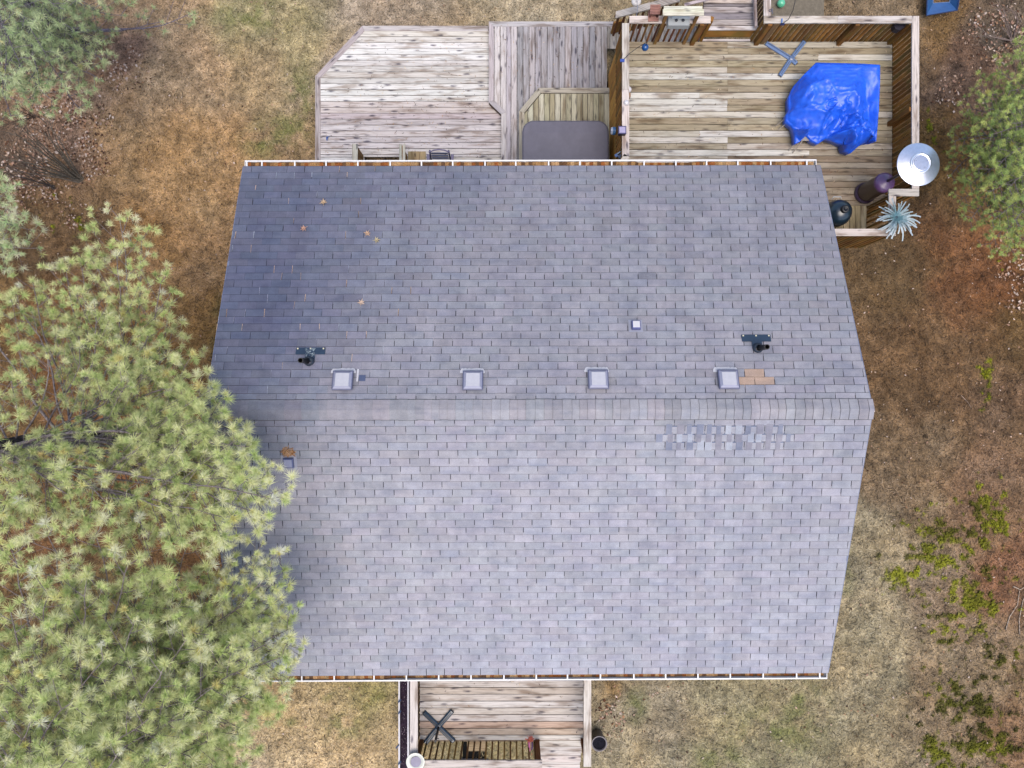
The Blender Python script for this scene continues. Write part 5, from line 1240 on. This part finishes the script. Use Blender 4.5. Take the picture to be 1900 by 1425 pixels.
LB = [(528, 1055, 7.0), (500, 1070, 7.4), (510, 1140, 7.0), (500, 1190, 7.6), (520, 1235, 6.9), (490, 1240, 7.3), (470, 1160, 7.2), (450, 1060, 7.0), (470, 1280, 7.6), (500, 1110, 6.8), (530, 1190, 6.9), (440, 1310, 7.4), (410, 1360, 7.3), (525, 1110, 7.2), (538, 1165, 7.3), (532, 1215, 7.5), (510, 1255, 7.2), (480, 1300, 7.0), (450, 1350, 6.8), (430, 1400, 6.6), (400, 1430, 6.8), (490, 1010, 6.6, .7),
      (420, 1010, 6.6, .45), (350, 1010, 6.9, .5), (280, 980, 7.2), (180, 990, 7.6), (90, 990, 8.0), (20, 1010, 8.2), (460, 1120, 7.4, .8), (430, 1190, 7.8), (400, 1080, 7.0, .5), (340, 1100, 7.6, .6), (360, 1170, 8.0, .7), (290, 1060, 7.6),
      (240, 1040, 8.0), (160, 1070, 8.2, .6), (90, 1100, 8.4), (20, 1130, 8.5), (250, 1150, 8.4), (310, 1230, 8.6), (400, 1270, 8.2), (350, 1330, 8.3), (280, 1330, 8.6), (200, 1220, 8.8), (130, 1190, 8.6), (60, 1230, 8.8), (140, 1300, 9.0), (60, 1330, 9.0), (220, 1390, 9.0), (130, 1400, 9.0), (320, 1410, 8.6), (20, 1410, 9.1), (400, 1370, 8.0), (460, 1240, 8.0), (340, 1290, 7.8), (180, 1330, 8.2),
      (250, 1270, 7.6), (90, 1260, 7.8), (170, 1140, 7.6), (300, 1180, 7.2), (380, 1230, 7.2), (270, 1420, 7.8), (380, 1420, 7.2),
      (-50, 1200, 8.5), (-60, 1400, 9), (100, 1560, 8.6), (300, 1560, 8.2), (-300, 1500, 8), (-100, 1800, 8), (200, 1800, 8)]
bB = P(395, 1215, float(gz(-6.4, -5.9)))
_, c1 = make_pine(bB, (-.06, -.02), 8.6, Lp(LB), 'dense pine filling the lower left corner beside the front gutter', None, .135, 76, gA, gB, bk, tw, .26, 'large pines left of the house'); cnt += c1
random.seed(8)
LC = [(188, 150, 3.4, .7), (150, 205, 3.0), (100, 190, 3.4), (60, 205, 3.2), (20, 220, 3.6), (195, 80, 3.0, .6), (140, 60, 4.0), (90, 110, 4.4), (40, 130, 4.8), (60, 50, 5.0), (120, 20, 4.6), (180, 20, 3.4), (230, 30, 2.8, .4), (300, 40, 2.2, .35, .8), (355, 25, 1.9, .3, .8), (200, 115, 2.6, .35), (170, 100, 3.4), (20, 60, 5.2), (10, 170, 4.4), (120, 150, 3.9), (75, 160, 4.0), (-60, 50, 5), (50, -80, 5), (200, -80, 4)]
_, c1 = make_pine(P(165, 95, .0), (-.04, .04), 5.6, Lp(LC), 'blue green pine over leaf litter in the top left corner', None, .14, 40, A(134, 154, 112), A(178, 190, 150), A(70, 66, 84), A(140, 132, 150), .13, 'pines at the frame edges', sec_sp=.24); cnt += c1
LD = [(45, 395, 4.5), (62, 430, 4.2), (30, 440, 4.8), (10, 380, 5.0), (20, 480, 4.6, .5), (-10, 420, 5), (75, 460, 3.8, .4), (-80, 400, 5), (-100, 330, 5), (-120, 480, 5)]
_, c1 = make_pine(P(-80, 430, .1), (0, 0), 5.6, Lp(LD), 'small pine whose blue green branch tips enter at the middle left edge', None, .14, 46, A(160, 186, 136), A(200, 214, 168), bk, tw, .14, 'pines at the frame edges'); cnt += c1
random.seed(21)
LE = [(1768, 262, 3.2), (1762, 325, 3.0), (1775, 375, 3.2), (1800, 410, 3.4), (1835, 455, 3.4), (1870, 466, 3.6), (1900, 450, 4.0), (1790, 205, 3.0), (1812, 160, 3.2), (1850, 130, 3.4), (1885, 95, 3.8), (1905, 60, 3.4), (1830, 200, 4.2), (1870, 170, 4.6), (1840, 250, 4.8), (1805, 260, 4.2), (1870, 230, 5.2), (1895, 200, 5.0), (1810, 310, 4.2), (1850, 310, 5.2), (1895, 290, 5.6), (1830, 360, 4.6), (1870, 350, 5.2), (1840, 410, 4.2), (1880, 410, 4.8), (1915, 360, 5.2),
      (1800, 340, 3.6), (1860, 440, 3.9), (1950, 250, 5), (2000, 400, 4), (1980, 120, 4), (1860, 210, 3.6), (1825, 290, 3.6), (1850, 380, 3.6), (1890, 330, 4.4)]
_, c1 = make_pine(P(1838, 300, .1), (.05, .02), 5.8, Lp(LE), 'bushy green pine at the right edge beyond the patio heater', None, .085, 60, A(120, 144, 84), A(172, 182, 108), bk, A(150, 140, 146), .12, 'pines at the frame edges', spread=.75, sec_sp=.11, dens=1.5, width=.004); cnt += c1
print('tufts', cnt)

# bare shrubs
def shrub(px, py, ends, label, colr, n_=16, r0=.02):
    b0 = float(gz(*XY(px, py, .3))); bp = P(px, py, b0); root = empty('bare_shrub', bp, label, 'shrub', 'leafless shrubs'); 
    for k in range(n_):
        e = random.choice(ends); q = P(e[0] + random.uniform(-22, 22), e[1] + random.uniform(-18, 18), b0 + random.uniform(.6, 1.8))
        m_ = bp.lerp(q, .5) + Vector((random.uniform(-.1, .1), random.uniform(-.1, .1), random.uniform(.0, .25))); st = bp + Vector((random.uniform(-.08, .08), random.uniform(-.08, .08), -.05))
        c = jit(colr, .2); s_ = MB().tube([st, bp.lerp(m_, .5), m_, m_.lerp(q, .5) + Vector((0, 0, .05)), q], [r0, r0 * .8, r0 * .6, r0 * .4, r0 * .15], 5, c)
        for j in range(3):
            a_ = m_.lerp(q, random.uniform(0, .9)); t = (q - m_).normalized(); pr = Vector((-t.y, t.x, random.uniform(0, .5))) * random.choice((-1, 1))
            s_.tube([a_, a_ + t * .2 + pr * .15, a_ + t * .35 + pr * .3], [r0 * .3, r0 * .2, r0 * .1], 4, c)
        s_.build('stem', M['bark'], root, smooth=True)
shrub(150, 335, [(20, 240), (60, 260), (90, 230), (10, 300), (40, 290)], 'leafless shrub of long grey stems leaning left in the leaf litter', A(120, 112, 104), 18, .022)
shrub(60, 215, [(10, 180), (40, 200), (0, 240), (30, 260)], 'tangle of brown bare brush between the top left pine and the large shrub', A(130, 110, 100), 14, .01)
shrub(100, 348, [(20, 320), (0, 340), (30, 300)], 'smaller leafless shrub right below the large one at the left edge', A(112, 104, 104), 7, .015)
shrub(1878, 75, [(1800, 40), (1850, 10), (1895, 20), (1820, 75), (1890, 110), (1840, 55)], 'tangled leafless shrub at the top right edge above the pine', A(168, 150, 146), 16, .012)
# fallen twigs
def twig(pts, label, colr, r_=.012):
    q = MB()
    for ln_ in pts:
        P_ = []
        for a_, b_ in ln_:
            w0 = P(a_, b_, .8); zz = float(gz(w0.x, w0.y)); 
            for _ in range(3): w0 = P(a_, b_, zz); zz = float(gz(w0.x, w0.y)) + .03
            P_.append(P(a_, b_, zz))
        q.tube(P_, [r_ * (1 - .6 * i / len(P_)) for i in range(len(P_))], 5, colr)
    tag(q.build('fallen_twig', M['bark'], smooth=True), label, 'twig', 'fallen twigs on the lawns')
twig([[(1866, 1169), (1873, 1145), (1888, 1122), (1892, 1095)], [(1892, 1177), (1891, 1150), (1898, 1115), (1905, 1100)], [(1880, 1088), (1893, 1094), (1902, 1089)]], 'pale forked twig on the brown ground at the right edge', A(214, 196, 180), .012)
twig([[(1783, 733), (1797, 748), (1803, 760)]], 'thin pale twig on the lawn right of the roof ridge', A(186, 164, 150), .008)
twig([[(1740, 755), (1746, 740), (1752, 728)]], 'short dark twig right of the ridge end', A(128, 110, 96), .008)
twig([[(338, 512), (355, 507), (372, 505)]], 'thin brown twig on the orange lawn left of the roof', A(120, 92, 70), .008)
twig([[(262, 222), (267, 234), (280, 246)], [(262, 222), (264, 230)]], 'bent pale twig on the upper left lawn', A(206, 180, 150), .009)
twig([[(330, 590), (345, 582), (362, 576)]], 'long thin grey twig lying beside the pine tip', A(150, 126, 104), .006)
